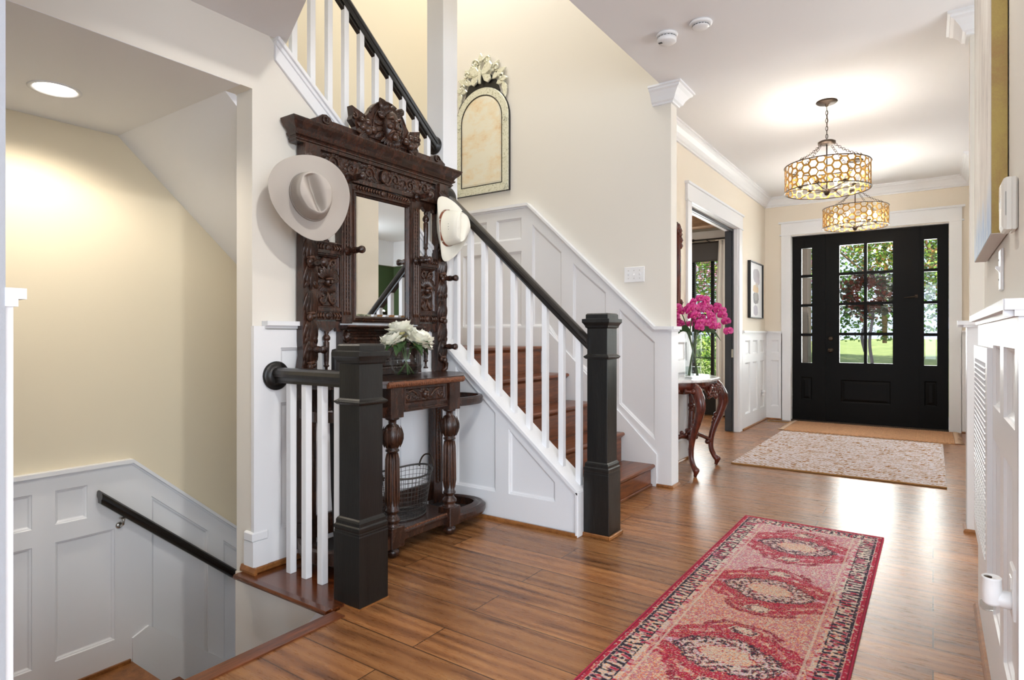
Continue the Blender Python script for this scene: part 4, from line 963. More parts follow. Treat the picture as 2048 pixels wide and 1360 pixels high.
# frieze: panel with running acanthus scroll
mb = MB(); yz_box(mb, -.53, .53, 1.975, 2.094, .0, .036); 
mb.prism(rect(-.45, .45, 1.960, 1.978), f, 0, .056); hb('frieze_board', mb, bevel=.002)
mb = MB(); panels(mb, f, rect(-.455, .455, 1.978, 2.093), [rect(-.44, .44, 1.986, 2.086)], .054, .008)
fz = hb('frieze_panel', mb)
mb = MB(); zc_ = 2.036
mb.lathe([(.026, .038), (.022, .048), (.024, .056), (.018, .062), (.013, .056), (.010, .062), (.001, .064)], (0, 0, zc_), 18, axis='x', sy=1.5)
for s in (-1, 1):
    for k in range(3):
        cx = s*(.100+.125*k); up = 1 if k % 2 == 0 else -1; sg = -up*s; c0 = (cx, zc_+up*.004); a0 = PI if s > 0 else 0
        relief(mb, f, spiral(c0, .036, .005, 1.25, a0, 24, sg), [.0068*(1-.45*i/24) for i in range(25)], .041, 7)
        relief(mb, f, [(cx-s*.085, zc_-up*.030), (cx-s*.060, zc_-up*.034), (cx-s*.040, zc_-up*.014), (cx-s*.036, zc_+up*.004)], [.003, .006, .0065, .0065], .041, 7)
        for q in range(9):
            th = a0+sg*(.1+.62*q); p = (c0[0]+.036*math.cos(th)*(1-.03*q), c0[1]+.032*math.sin(th)*(1-.03*q))
            leafr(mb, f, p, th+sg*.95, .036-.0012*q, .0085, .015, .037)
        for q in range(4):
            leafr(mb, f, (cx+s*(.048+.010*q), zc_+up*(.016+.002*q)), (0 if s > 0 else PI)+s*up*(.9-.45*q), .034, .0085, .015, .037)
            leafr(mb, f, (cx-s*(.070-.012*q), zc_-up*.030), (0 if s > 0 else PI)+s*up*(-.5+.35*q), .030, .0075, .014, .037)
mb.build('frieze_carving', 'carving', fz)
# posts: flat boards with carved leaf garlands, scrolled foot on the table top
for s in (-1, 1):
    mb = MB(); c = s*.500
    edge = [(c-s*.042, .90), (c-s*.042, 1.975), (c+s*.045, 1.975), (c+s*.045, 1.10), (c+s*.040, 1.03), (c+s*.052, .96), (c+s*.052, .915), (c+s*.040, .90)]
    mb.prism(edge, f, .0, .052); mb.prism([(c-.042, 1.90), (c-.042, 2.092), (c+.042, 2.092), (c+.042, 1.90)], f, 0, .070)
    P_ = hb('post', mb, bevel=.002)
    mb = MB()
    mb.tube([(.052, c-.036*s, 1.02), (.060, c+.0*s, .985), (.064, c+.030*s, .95), (.060, c+.028*s, .918), (.052, c, .905)], [.006, .010, .012, .012, .008], 8); mb.build('foot_scroll', 'carving', P_); mb = MB()
    for k, zz in enumerate((1.90, 1.76, 1.61, 1.47, 1.33, 1.19, 1.08)):
        for q in (2, -2, 1, -1, 0): leafr(mb, f, (c+.006*q, zz+.02), -PI/2+q*.15, .135-.016*abs(q), .0125, .020, .050+.004*(2-abs(q)))
        if k % 2 == 0:
            mb.ell((.064, c+.012*s, zz-.108), (.017, .018, .022), 12, 9); mb.ell((.060, c-.016*s, zz-.100), (.012, .014, .016), 10, 7)
            mb.tube([(.058, c-.026, zz-.088), (.074, c, zz-.086), (.058, c+.028, zz-.090)], [.005, .010, .005], 8)
        else:
            for q in (-1, 1): leafr(mb, f, (c+.012*q, zz-.06), -PI/2+q*.55, .05, .011, .020, .054)
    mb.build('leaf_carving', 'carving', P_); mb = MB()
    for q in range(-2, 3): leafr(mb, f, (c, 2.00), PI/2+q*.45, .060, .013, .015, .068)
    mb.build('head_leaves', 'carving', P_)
# stiles with fluting either side of the mirror, side panels, gadrooned rails
for s in (-1, 1):
    mb = MB(); a = s*.263; yz_box(mb, a-.036, a+.036, 1.195, 1.96, .0, .048)
    S_ = hb('stile', mb, bevel=.0015)
    mb = MB()
    for q in (-.018, 0, .018): mb.tube([(.048, a+q, 1.24), (.050, a+q, 1.26), (.050, a+q, 1.88), (.048, a+q, 1.90)], .0052, 7)
    for k in range(30):
        for q in (-.009, .009): mb.ell((.0495, a+q, 1.26+k*.0212), (.004, .003, .007), 6, 4)
    mb.build('fluting', 'carving', S_)
    c = s*.379; w = .080
    mb = MB(); panels(mb, f, rect(c-w, c+w, 1.262, 1.562), [rect(c-w+.010, c+w-.010, 1.275, 1.548)], .046, .016); yz_box(mb, c-w, c+w, 1.262, 1.562, 0, .026)
    mb.prism(rect(c-w-.002, c+w+.002, 1.556, 1.572), f, 0, .060)
    SP = hb('side_panel', mb)
    mb = MB(); pz_ = 1.41
    mb.ell((.034, c, pz_), (.026, .024, .028), 12, 9); mb.ell((.066, c, pz_-.002), (.010, .008, .014), 8, 6); mb.tube([(.052, c-.028, pz_+.012), (.066, c, pz_+.016), (.052, c+.028, pz_+.012)], [.005, .008, .005], 7)
    mb.tube([(.055, c-.012, pz_-.018), (.062, c, pz_-.016), (.055, c+.012, pz_-.018)], .004, 6)
    for q in (3, -3, 2, -2, 1, -1, 0): leafr(mb, f, (c+.006*q, pz_+.014), PI/2-q*.36, .078-.006*abs(q), .012, .024, .034)
    for q in (2, -2, 1, -1): leafr(mb, f, (c+.012*q, pz_+.004), (PI if q < 0 else 0)-(.2 if q < 0 else -.2)*q*.4, .050, .011, .020, .034)
    for q in range(-3, 4): leafr(mb, f, (c+.005*q, pz_-.022), -PI/2+q*.30, .045, .009, .016, .030)
    for u in (-1, 1):
        relief(mb, f, spiral((c+u*.035, pz_+.100), .022, .004, 1.3, -PI/2, 18, -u), .0065, .034); relief(mb, f, [(c, pz_+.06), (c+u*.012, pz_+.105), (c+u*.035, pz_+.123)], [.004, .006, .005], .034)
        relief(mb, f, spiral((c+u*.034, pz_-.095), .024, .004, 1.3, PI/2, 18, u), .007, .034); relief(mb, f, [(c, pz_-.045), (c+u*.010, pz_-.095), (c+u*.034, pz_-.120)], [.004, .006, .005], .034)
        for q in range(3): leafr(mb, f, (c+u*.02, pz_+.075-.02*q), PI/2-u*(1.0+.3*q), .038, .009, .012, .032)
        for q in range(3): leafr(mb, f, (c+u*.015, pz_-.07-.012*q), -PI/2+u*(.5+.4*q), .036, .009, .012, .032)
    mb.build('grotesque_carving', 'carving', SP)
    for (zz, nm) in ((1.235, 0), (1.590, 1)):
        mb = MB(); yz_box(mb, c-w, c+w, zz-.024, zz+.026, 0, .038); yz_box(mb, c-w, c+w, zz+.020, zz+.028, 0, .050)
        R_ = hb('side_rail', mb, bevel=.0015); mb = MB()
        mb.lathe([(.017, .036), (.018, .043), (.012, .046), (.005, .048), (.001, .050)], (0, c, zz-.002), 16, axis='x')
        for q in range(1, 4):
            for u in (-1, 1): mb.tube([(.040, c+u*(.014+.017*q), zz-.018), (.048, c+u*(.022+.017*q), zz-.002), (.040, c+u*(.014+.017*q), zz+.015)], [.003, .0055, .003], 7)
        mb.build('coin_moulding', 'carving', R_)
    # scalloped apron and turned spindle below, another spindle above
    mb = MB(); z1 = 1.205
    ap = [(c-w, z1), (c+w, z1), (c+w, 1.150), (c+.062, 1.152), (c+.055, 1.168), (c+.04, 1.172), (c+.028, 1.160), (c+.012, 1.150), (c-.012, 1.150), (c-.028, 1.160), (c-.04, 1.172), (c-.055, 1.168), (c-.062, 1.152), (c-w, 1.150)]
    mb.prism(ap, f, .006, .034); hb('scalloped_apron', mb); mb = MB(); mb.prism([(a_, b_+.755) for a_, b_ in [(p[0], p[1]) for p in ap]], f, .006, .034); hb('scalloped_apron', mb)
    for (zb_, zt_) in ((.925, 1.155), (1.62, 1.905)):
        mb = MB(); h = zt_-zb_
        pr = [(.001, 0), (.014, 0), (.016, .02), (.008, .05), (.007, .16), (.015, .19), (.015, .21), (.011, .23), (.013, .30), (.0155, .62), (.016, .74), (.010, .76), (.020, .80), (.021, .85), (.014, .90), (.009, .92), (.013, .95), (.013, .99), (.001, 1)]
        mb.lathe([(r, zb_+t*h) for r, t in pr], (.022, c, 0), 14); hb('spindle', mb)
# mirror and its frame
mb = MB()
for (a0, a1, b0, b1) in ((-.228, .228, 1.905, 1.955), (-.228, .228, 1.200, 1.232), (-.228, -.198, 1.232, 1.925), (.198, .228, 1.232, 1.925)): yz_box(mb, a0, a1, b0, b1, 0, .044)
mb.sweep_path([(0, 0), (.006, .010), (.014, .012), (.018, .004), (.022, .008), (.028, 0)], [(.042, -.226, 1.204), (.042, .226, 1.204), (.042, .226, 1.925), (.042, -.226, 1.925)], (1, 0, 0), closed=True)
mf = hb('mirror_frame', mb)
mb = MB(); mb.lathe([(.017, .042), (.018, .050), (.012, .053), (.005, .055), (.001, .057)], (0, 0, 1.940), 16, axis='x')
for q in range(1, 10):
    for u in (-1, 1): mb.tube([(.044, u*(.012+.0195*q), 1.928), (.053, u*(.020+.0195*q), 1.941), (.044, u*(.012+.0195*q), 1.954)], [.003, .006, .003], 7)
mb.build('coin_moulding', 'carving', mf)
mb = MB(); mb.loft([[f(a, b, d) for a, b in inset(rect(-.199, .199, 1.231, 1.926), i)] for d, i in ((.030, 0), (.034, .018))], smooth=False, caps=False); mb.af([mb.av(f(a, b, .034)) for a, b in inset(rect(-.199, .199, 1.231, 1.926), .018)]); hb('mirror_glass', mb, 'mirror')
# shelf under the mirror, recessed moulded back
mb = MB(); pr = [(0, 1.165), (.085, 1.165), (.090, 1.170), (.098, 1.178), (.095, 1.186), (0, 1.186)]
mb.loft([[(d, a, z) for d, z in pr] for a in (-.30, .30)], smooth=False); hb('shelf', mb, 'carved')
mb = MB(); yz_box(mb, -.285, .285, .905, 1.165, 0, .030)
for k, zz in enumerate((1.145, 1.115, .985, .945)): mb.loft([[(.03, a, zz-.010), (.045, a, zz-.006), (.040, a, zz+.004), (.048, a, zz+.010), (.03, a, zz+.012)] for a in (-.285, .285)], smooth=False)
yz_box(mb, -.30, -.262, .905, 1.16, 0, .06); yz_box(mb, .262, .30, .905, 1.16, 0, .06); hb('back_panel', mb, bevel=.0015)
mb = MB()
for s in (-1, 1):
    mb.tube([(.055, s*.281, 1.150), (.075, s*.281, 1.135), (.072, s*.281, 1.105), (.052, s*.281, 1.095)], [.012, .016, .014, .008], 8, flat=.9); mb.lathe([(.001, -.02), (.018, -.018), (.018, .018), (.001, .02)], (.066, s*.281, 1.120), 16, axis='y')
hb('shelf_bracket', mb)
# everything built so far stands a finger's width right of the table's middle
for o_ in HT.children: o_.location.y += .020
# table top with carved edge
T_ = [(0, -.545), (.18, -.545), (.275, -.47), (.398, -.315), (.418, -.29), (.418, .29), (.398, .315), (.275, .47), (.18, .545), (0, .545)]
mb = MB(); mb.prism([(-b, a) for a, b in T_] and T_, lambda a, b, d: (a, b, d), .886, .902); tt = hb('table_top', mb, bevel=.002)
mb = MB(); mb.prism(inset(T_, .012), lambda a, b, d: (a, b, d), .866, .886); mb.build('edge_board', 'carved', tt)
mb = MB(); mb.loft([[(x, y, z) for x, z in ((.406, .864), (.418, .870), (.424, .884), (.420, .896), (.404, .898))] for y in (-.296, .296)], smooth=False)
rnd = random.Random(4)
for k in range(38):
    y = -.288+.0156*k; mb.ell((.420, y, .881), (.006, .006 if k % 3 else .003, .010), 6, 4)
mb.build('carved_edge', 'carvedlight', tt)
# frieze with drawer
mb = MB(); yz_box(mb, -.245, .245, .735, .866, .05, .385)
mb.loft([[(.385, a, z) for z in (.735, .742, .742, .750)]+[(.392, a, .752), (.392, a, .744), (.398, a, .742), (.398, a, .735)] for a in (-.18, .18)], smooth=False)
for s in (-1, 1): yz_box(mb, s*.225-.045, s*.225+.045, .712, .866, .325, .408)
hb('apron', mb, bevel=.002)
mb = MB(); panels(mb, f, rect(-.168, .168, .768, .862), [rect(-.156, .156, .779, .852)], .398, .010)
dw = hb('drawer', mb); mb = MB(); dz = .816
mb.ell((.385, 0, dz), (.022, .020, .026), 12, 9); mb.ell((.406, 0, dz-.004), (.009, .007, .012), 8, 6); mb.tube([(.398, -.02, dz+.010), (.408, 0, dz+.011), (.398, .02, dz+.010)], [.004, .006, .004], 6)
for q in range(-3, 4): leafr(mb, f, (.004*q, dz+.01), PI/2-q*.42, .036, .008, .016, .384)
for q in range(-2, 3): leafr(mb, f, (.004*q, dz-.018), -PI/2+q*.4, .022, .007, .012, .384)
for s in (-1, 1):
    relief(mb, f, spiral((s*.128, dz-.006), .024, .004, 1.25, PI*.5, 18, s), .006, .386); relief(mb, f, [(s*.04, dz-.022), (s*.07, dz+.012), (s*.10, dz+.026), (s*.128, dz+.018)], [.004, .007, .007, .005], .386)
    for q in range(5): leafr(mb, f, (s*(.045+.016*q), dz-.004+.004*q), (0 if s > 0 else PI)+s*(-.8+.25*q), .034, .008, .012, .384)
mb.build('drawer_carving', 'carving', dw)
# front legs: bulbous carved cup, fluted shaft, base block and bun foot
for s in (-1, 1):
    y = s*.222; x = .368; mb = MB()
    mb.lathe([(.001, .712), (.034, .712), (.036, .704), (.022, .698), (.020, .680), (.030, .672), (.046, .650), (.052, .622), (.048, .590), (.034, .566), (.026, .556), (.034, .550), (.036, .542), (.027, .536), (.031, .50), (.033, .30), (.030, .250), (.036, .242), (.036, .234), (.024, .226), (.028, .212), (.040, .200), (.042, .188), (.030, .176), (.034, .168), (.044, .160), (.001, .160)], (x, y, 0), 24)
    LG = hb('leg', mb); mb = MB()
    for k in range(12):
        a = 2*PI*k/12; mb.tube([(x+.028*math.cos(a), y+.028*math.sin(a), .53), (x+.032*math.cos(a), y+.032*math.sin(a), .50), (x+.0345*math.cos(a), y+.0345*math.sin(a), .31), (x+.030*math.cos(a), y+.030*math.sin(a), .265)], [.003, .0055, .006, .003], 6)
    for k in range(8):
        a = 2*PI*k/8; ca, sa = math.cos(a), math.sin(a)
        leafr(mb, lambda u, v, d: (x+(.046+d)*math.cos(a+u/.048)*(1-((v-.622)/.09)**2*.45), y+(.046+d)*math.sin(a+u/.048)*(1-((v-.622)/.09)**2*.45), v), (0, .560), PI/2, .11, .017, .014, .0)
    mb.build('leg_carving', 'carving', LG)
    mb = MB(); yz_box(mb, y-.046, y+.046, .055, .162, x-.046, x+.046, .004); hb('base_block', mb)
    mb = MB(); mb.lathe([(.001, .056), (.022, .056), (.020, .050), (.034, .040), (.037, .026), (.030, .010), (.018, .001), (.001, 0)], (x, y, 0), 20); hb('bun_foot', mb)
    yb = s*.485; mb = MB(); yz_box(mb, yb-.042, yb+.042, .055, .886, .004, .050)
    BL = hb('rear_leg', mb, bevel=.002); mb = MB()
    mb.tube([(.052, yb-.016, .20), (.052, yb-.016, .70)], .005, 6); mb.tube([(.052, yb+.016, .20), (.052, yb+.016, .70)], .005, 6)
    for k in range(24): mb.ell((.052, yb, .20+.0215*k), (.004, .005, .008), 6, 4)
    mb.build('leg_beading', 'carving', BL)
    mb = MB(); mb.lathe([(.001, .056), (.022, .056), (.020, .050), (.032, .040), (.035, .026), (.030, .010), (.018, .001), (.001, 0)], (.075, yb-s*.06, 0), 20); hb('bun_foot', mb)
    # umbrella ring
    mb = MB(); pth = [(.05, s*.53, .745), (.16, s*.575, .745), (.26, s*.585, .745), (.335, s*.55, .745), (.375, s*.48, .745), (.385, s*.38, .745), (.37, s*.27, .745)]
    def bez(P, n=24):
        out = []
        for i in range(n+1):
            t = i/n*(len(P)-1); k = min(int(t), len(P)-2); u = t-k; p0 = Vector(P[max(k-1, 0)]); p1 = Vector(P[k]); p2 = Vector(P[k+1]); p3 = Vector(P[min(k+2, len(P)-1)])
            out.append(tuple(.5*((2*p1)+(p2-p0)*u+(2*p0-5*p1+4*p2-p3)*u*u+(3*p1-p0-3*p2+p3)*u**3)))
        return out
    mb.sweep_path([(-.012, -.024), (.010, -.024), (.015, -.012), (.015, .012), (.010, .024), (-.012, .024)], bez(pth), (0, 0, 1), smooth=False); hb('umbrella_ring', mb)
    # drip tray rim
    mb = MB(); pth = [(.03, s*.50, .09), (.14, s*.56, .09), (.25, s*.575, .09), (.33, s*.545, .09), (.37, s*.47, .09), (.38, s*.37, .09), (.372, s*.265, .09)]
    mb.sweep_path([(-.034, -.03), (.034, -.03), (.040, -.015), (.040, .010), (.020, .026), (.0, .022), (-.022, .034), (-.034, .026)], bez(pth), (0, 0, 1)); TR_ = hb('drip_tray_rim', mb)
    mb = MB(); mb.prism([(.04, s*.26), (.04, s*.50), (.14, s*.545), (.25, s*.56), (.32, s*.53), (.36, s*.46), (.36, s*.26)], lambda a, b, d: (a, b, d), .062, .072); hb('drip_tray', mb, 'iron')
# lower shelf
mb = MB(); yz_box(mb, -.262, .262, .105, .128, .004, .372); mb.loft([[(x, a, z) for x, z in ((.36, .072), (.384, .072), (.388, .078), (.388, .104), (.398, .112), (.398, .120), (.384, .136), (.36, .136))] for a in (-.18, .18)], smooth=False)
yz_box(mb, -.262, .262, .072, .105, .004, .36); ls = hb('lower_shelf', mb)
mb = MB()
for k in range(30): mb.ell((.390, -.17+.0117*k, .129), (.006, .0055 if k % 2 else .003, .006), 6, 4)
mb.build('carved_edge', 'carvedlight', ls)
mb = MB(); yz_box(mb, -.45, .45, .735, .866, .004, .03); hb('back_rail', mb); mb = MB(); yz_box(mb, -.45, .45, .09, .20, .004, .024); hb('back_rail', mb)
# pegs
def peg(a, z, d0, L=.125, name='coat_peg'):
    mb = MB(); k = L/.125
    mb.lathe([(.001, 0), (.022, 0), (.026, .006), (.024, .012), (.013, .018), (.012, .03), (.016, .045), (.0185, .062), (.016, .078), (.011, .086), (.016, .092), (.012, .098), (.019, .104), (.0205, .114), (.018, .122), (.010, .124), (.008, .127), (.001, .127)], (0, 0, 0), 20, axis='x')
    mb.v = [(p[0]*k+d0, p[1]+a, p[2]+z) for p in mb.v]; return hb(name, mb)
for s in (-1, 1):
    peg(s*.262, 1.968, .058); peg(s*.262, 1.583, .05); peg(s*.502, 1.492, .060, .115); peg(s*.502, 1.060, .055, .115); peg(s*.502, 1.80, .060, .115)

for o_ in HT.children:
    if o_.name.startswith('coat_peg'): o_.location.y += .020
# ------------------------------------------------------------ hats
def hat(name, label, mat, rot, loc, a=.165, b=.205, crown_h=.14, band=None, curl=.055, crease=.035, parts=()):
    root = thing(name, label, 'hat', (0, 0, 0)); root.matrix_basis = Matrix.Translation(loc) @ rot; bpy.context.view_layer.update()
    # local: z = crown direction, y = front (narrow end), x = side
    n = 64; rings = []; ca, cb = .086, .112
    def brim(t, th):
        c, s = math.cos(th), math.sin(th)
        oa = a*(1-.10*s); ob = b*(1+.02*s); rx = ca+(oa-ca)*t; ry = cb+(ob-cb)*t
        egg = 1-.10*max(0, s)**2*t
        z = curl*(abs(c)**2.2)*(t**2.0)-.018*(abs(s)**3)*t*t+.002
        return (rx*c*egg-(0), ry*s, z)
    for t in [1, .97, .85, .7, .55, .4, .25, .12, .04, 0]: rings.append([brim(t, 2*PI*k/n) for k in range(n)])
    def crownp(h, th):   # h 0..1 up the side
        c, s = math.cos(th), math.sin(th); tp = 1-.10*h-.12*max(0, h-.8)/.2
        pinch = 1-.20*h*max(0, s)**3*1.0
        x = ca*tp*c*(1-.13*h*max(0, s)); y = cb*tp*s*(1-.07*h)
        return (x, y, crown_h*(h)+.006*math.sin(h*PI)-.012*h*max(0, s))
    for h in (.04, .12, .3, .5, .7, .84, .93): rings.append([crownp(h, 2*PI*k/n) for k in range(n)])
    def topp(q, th):    # q 1..0 towards the centre
        c, s = math.cos(th), math.sin(th); e = crownp(.93, th); x = e[0]*q; y = e[1]*q
        rim = crown_h*(1.0+.035*math.sin(min(1, (1-q)*3)*PI/2))-.012*max(0, s)*q
        w = .020+.006*(1-(y/cb))
        dip = crease*math.exp(-(x/w*1.25)**2)*min(1, max(0, 1.15-(y/cb)**2*.95))
        side = .020*max(0, y/cb)*math.exp(-((abs(x)-.052)/.022)**2)
        return (x, y, rim-dip-side)
    for q in (.985, .94, .88, .78, .66, .52, .38, .24, .1): rings.append([topp(q, 2*PI*k/n) for k in range(n)])
    mb = MB(); mb.loft(rings, caps=False); 
    cidx = len(mb.v); mb.av(topp(0, 0)); base = cidx-n
    for k in range(n): mb.af((base+k, base+(k+1) % n, cidx), True)
    o = mb.build('hat_body', mat, root, solid=.003); md = o.modifiers.new('s', 'SUBSURF'); md.levels = 1; md.render_levels = 1
    if band:
        mb = MB(); R_ = []
        for (h, e) in ((.03, .0025), (.03, .005), (.13, .005), (.13, .0025)): R_.append([tuple(Vector(crownp(h, 2*PI*k/n))*1.0+Vector((math.cos(2*PI*k/n), math.sin(2*PI*k/n), 0))*e) for k in range(n)])
        mb.loft(R_+[R_[0]], caps=False); B_ = mb.build('hat_band', band, root)
        if band == 'leather':
            for k in range(10):
                mb = MB(); th = 2*PI*k/10+.2; p = crownp(.08, th); mb.x = Matrix.Translation((p[0]+math.cos(th)*.005, p[1]+math.sin(th)*.005, p[2])) @ Matrix.Rotation(th, 4, 'Z'); mb.box(-.001, .0025, -.005, .005, -.007, .007, .001); mb.build('band_concho', 'chrome', B_)
            mb = MB()
            for side in (0, PI):
                for q in (-.16, 0, .16):
                    p = crownp(.52, side+q); mb.ell((p[0]+(.0005 if side == 0 else -.0005), p[1], p[2]), (.0025, .0025, .0025), 8, 6)
            mb.build('eyelets', 'blackframe', root)
    return root
M['felt'] = plain('silverbelly_felt', srgb(182, 174, 165), .95, bump=.15, bscale=400, spec=.1)
M['feltband'] = plain('tonal_felt_band', srgb(164, 155, 146), .9)
M['straw'] = plain('cream_straw', srgb(232, 228, 214), .7, bump=.2, bscale=500, spec=.25)
M['leather'] = plain('brown_leather', srgb(120, 62, 36), .5)
def frame(zdir, ydir):
    z = Vector(zdir).normalized(); y = Vector(ydir); y = (y-z*y.dot(z)).normalized(); x = y.cross(z)
    return Matrix((x, y, z)).transposed().to_4x4()
hat('cowboy_hat', 'silver grey felt cowboy hat hanging on the left side of the carved stand', 'felt', frame((.90, -.42, -.02), (.12, .36, -1)), (-2.425, 1.815, 1.785), a=.182, b=.205, band='feltband', curl=.045, crease=.075)
hat('cowboy_hat', 'cream straw cowboy hat with brown leather band on the right side of the carved stand', 'straw', frame((1, .06, -.02), (.0, .08, -1)), (-2.535, 2.925, 1.81), a=.150, b=.205, crown_h=.135, band='leather', curl=.060, crease=.030)

# ------------------------------------------------------------ peonies in a round glass bowl on the stand
vx, vy, vz = -2.385, 2.415, .902
vs = thing('glass_vase', 'round clear glass bowl vase on the carved stand table top', 'vase', (vx, vy, vz))
prof = [(.001, .004), (.045, .003), (.052, .006), (.078, .035), (.094, .075), (.092, .11), (.076, .142), (.062, .156), (.064, .162)]
mb = MB(); mb.lathe(prof, (0, 0, 0), 40); mb.f.pop(); mb.mi.pop(); mb.sm.pop(); mb.tube([(.064*math.cos(2*PI*k/40), .064*math.sin(2*PI*k/40), .162) for k in range(40)], .0018, 6, closed=True); mb.build('vase_bowl', 'vaseglass', vs)
mb = MB(); mb.lathe([(.001, .011), (.047, .013), (.066, .030), (.064, .034), (.001, .034)], (0, 0, 0), 32); mb.build('water', 'water', vs)
M['petal'] = plain('cream_petal', srgb(250, 248, 232), .6, spec=.2); M['petalc'] = plain('yellow_heart', srgb(240, 226, 150), .6)
def bloom(parent, c, R_, seed, tilt=(0, 0)):
    rnd = random.Random(seed); mb = MB(); rot = Matrix.Rotation(tilt[0], 4, 'X') @ Matrix.Rotation(tilt[1], 4, 'Y')
    for layer, (n, el, L, w, cup) in enumerate(((10, -.05, .95, .44, .4), (11, .25, 1.0, .42, .5), (11, .6, .95, .38, .6), (10, .92, .82, .34, .7), (9, 1.2, .66, .28, .8), (7, 1.42, .48, .22, .9))):
        for k in range(n):
            az = 2*PI*(k+layer*.5)/n+rnd.uniform(-.15, .15); e = el+rnd.uniform(-.12, .12); ll = R_*L*rnd.uniform(.85, 1.1); ww = R_*w*rnd.uniform(.85, 1.15)
            mb.x = Matrix.Translation(c) @ rot @ Matrix.Rotation(az, 4, 'Z')
            rows = []
            for i in range(6):
                t = i/5; r = ll*t; bend = e+cup*t*t*.9
                x = ll*(math.cos(e)*t-.12*cup*t*t); z = ll*(math.sin(e)*t+.30*cup*t*t*math.cos(e))
                hw = ww*math.sin(PI*(.12+.66*t))
                rows.append([(x-.10*hw*(abs(u)**2)*0+rnd.uniform(-.03, .03)*ll*t*(abs(u)), u*hw, z+.35*hw*u*u+(rnd.uniform(-.05, .05)*ll if i == 5 else 0)) for u in (-1, -.6, -.2, .2, .6, 1)])
            mb.loft(rows, closed=False, caps=False)
    mb.x = None; return mb.build('petals', 'petal', parent)
stems = [((-.035, -.062, .160), .080, 'large white peony bloom lowest on the left of the bowl'), ((-.03, -.012, .225), .084, 'highest white peony bloom in the glass bowl'), ((.055, .030, .165), .082, 'white peony bloom at the centre front of the bowl'), ((.01, .105, .165), .076, 'white peony bloom at the right of the bowl'), ((-.065, .062, .200), .072, 'white peony bloom at the back right of the bowl')]
for i, ((a, b, c), r, lab) in enumerate(stems):
    st_ = thing('peony_stem', lab, 'flower', (vx, vy, vz+.016), group='white peonies in the glass bowl')
    bloom(st_, (a, b, c), r, 20+i, (-b*6, a*6))
    mb = MB(); mb.ell((a, b, c+.012), (r*.32, r*.32, r*.3), 10, 6); mb.build('flower_heart', 'petalc', st_)
    mb = MB(); mb.tube([(-a*.7, -b*.55, .0), (a*.1, b*.1, .075), (a*.35, b*.35, .14), (a*.95, b*.95, c-.01)], .0035, 7); mb.build('stem', 'stem', st_)
    mb = MB(); rnd = random.Random(i)
    for k in range(3):
        ang = rnd.uniform(0, 6.28); z = .15+.02*k; rows = []
        for q in range(6):
            t = q/5; L = .085*t; hw = .026*math.sin(PI*min(.97, t*.9+.08)); px_, py_ = a*.45+(.03+L)*math.cos(ang), b*.45+(.03+L)*math.sin(ang)
            rows.append([(px_-u*hw*math.sin(ang), py_+u*hw*math.cos(ang), z+.05*t-.10*t*t+.006*abs(u)) for u in (-1, 0, 1)])
        mb.loft(rows, closed=False, caps=False)
    mb.build('leaves', 'leaf', st_)

# ------------------------------------------------------------ wire basket on the lower shelf
bk = thing('wire_basket', 'oval wire basket with loop handles on the lower shelf of the carved stand', 'basket', (-2.43, 2.43, .128))
def oval(r0, r1, z, n=48, dip=0): return [(r0*math.cos(2*PI*k/n), r1*math.sin(2*PI*k/n), z+dip*abs(math.sin(2*PI*k/n))**2) for k in range(n)]
lv = lambda t: (.105+.030*t, .150+.045*t, .006+.225*t)
mb = MB(); A_, B_, Z_ = lv(1); mb.tube(oval(A_, B_, Z_, 48, .020), .0055, 8, closed=True); mb.tube(oval(*lv(0)[:2], .006), .004, 6, closed=True); mb.build('rim_wire', 'iron', bk)
mb = MB()
for k in range(1, 9): t = k/9; a, b, z = lv(t); mb.tube(oval(a, b, z, 48, .02*t), .0013, 5, closed=True)
for k in range(44):
    th = 2*PI*k/44; pts = []
    for q in range(7):
        t = q/6; a, b, z = lv(t); pts.append((a*math.cos(th), b*math.sin(th), z+.02*t*math.sin(th)**2))
    mb.tube(pts, .0013, 5)
for k in range(-6, 7):
    y = .022*k; xx = .105*math.sqrt(max(0, 1-(y/.15)**2)); mb.tube([(-xx, y, .006), (xx, y, .006)], .0013, 5)
for k in range(-4, 5):
    x = .022*k; yy = .15*math.sqrt(max(0, 1-(x/.105)**2)); mb.tube([(x, -yy, .006), (x, yy, .006)], .0013, 5)
mb.build('wire_mesh', 'iron', bk)
for s in (-1, 1):
    mb = MB(); mb.tube([(u*.055, s*(.193+.012*w), .235+w*.075) for u, w in [(math.cos(PI*k/12), math.sin(PI*k/12)) for k in range(13)]], .0048, 8); mb.build('handle', 'bronze', bk)

# umbrella handle-like dark stick standing in the left ring of the stand
um = thing('folded_umbrella', 'black folded umbrella standing in the left ring of the carved stand', 'umbrella', (-2.42, 1.962, .075))
mb = MB(); mb.lathe([(.004, 0), (.010, .06), (.022, .30), (.028, .62), (.020, .66), (.008, .68)], (0, 0, 0), 14); mb.build('furled_canopy', plain('black_cloth', srgb(26, 26, 28), .8), um)
mb = MB(); mb.lathe([(.008, .66), (.020, .70), (.021, .97), (.018, .985), (.001, .99)], (0, 0, 0), 16); mb.build('grip', 'blackframe', um)

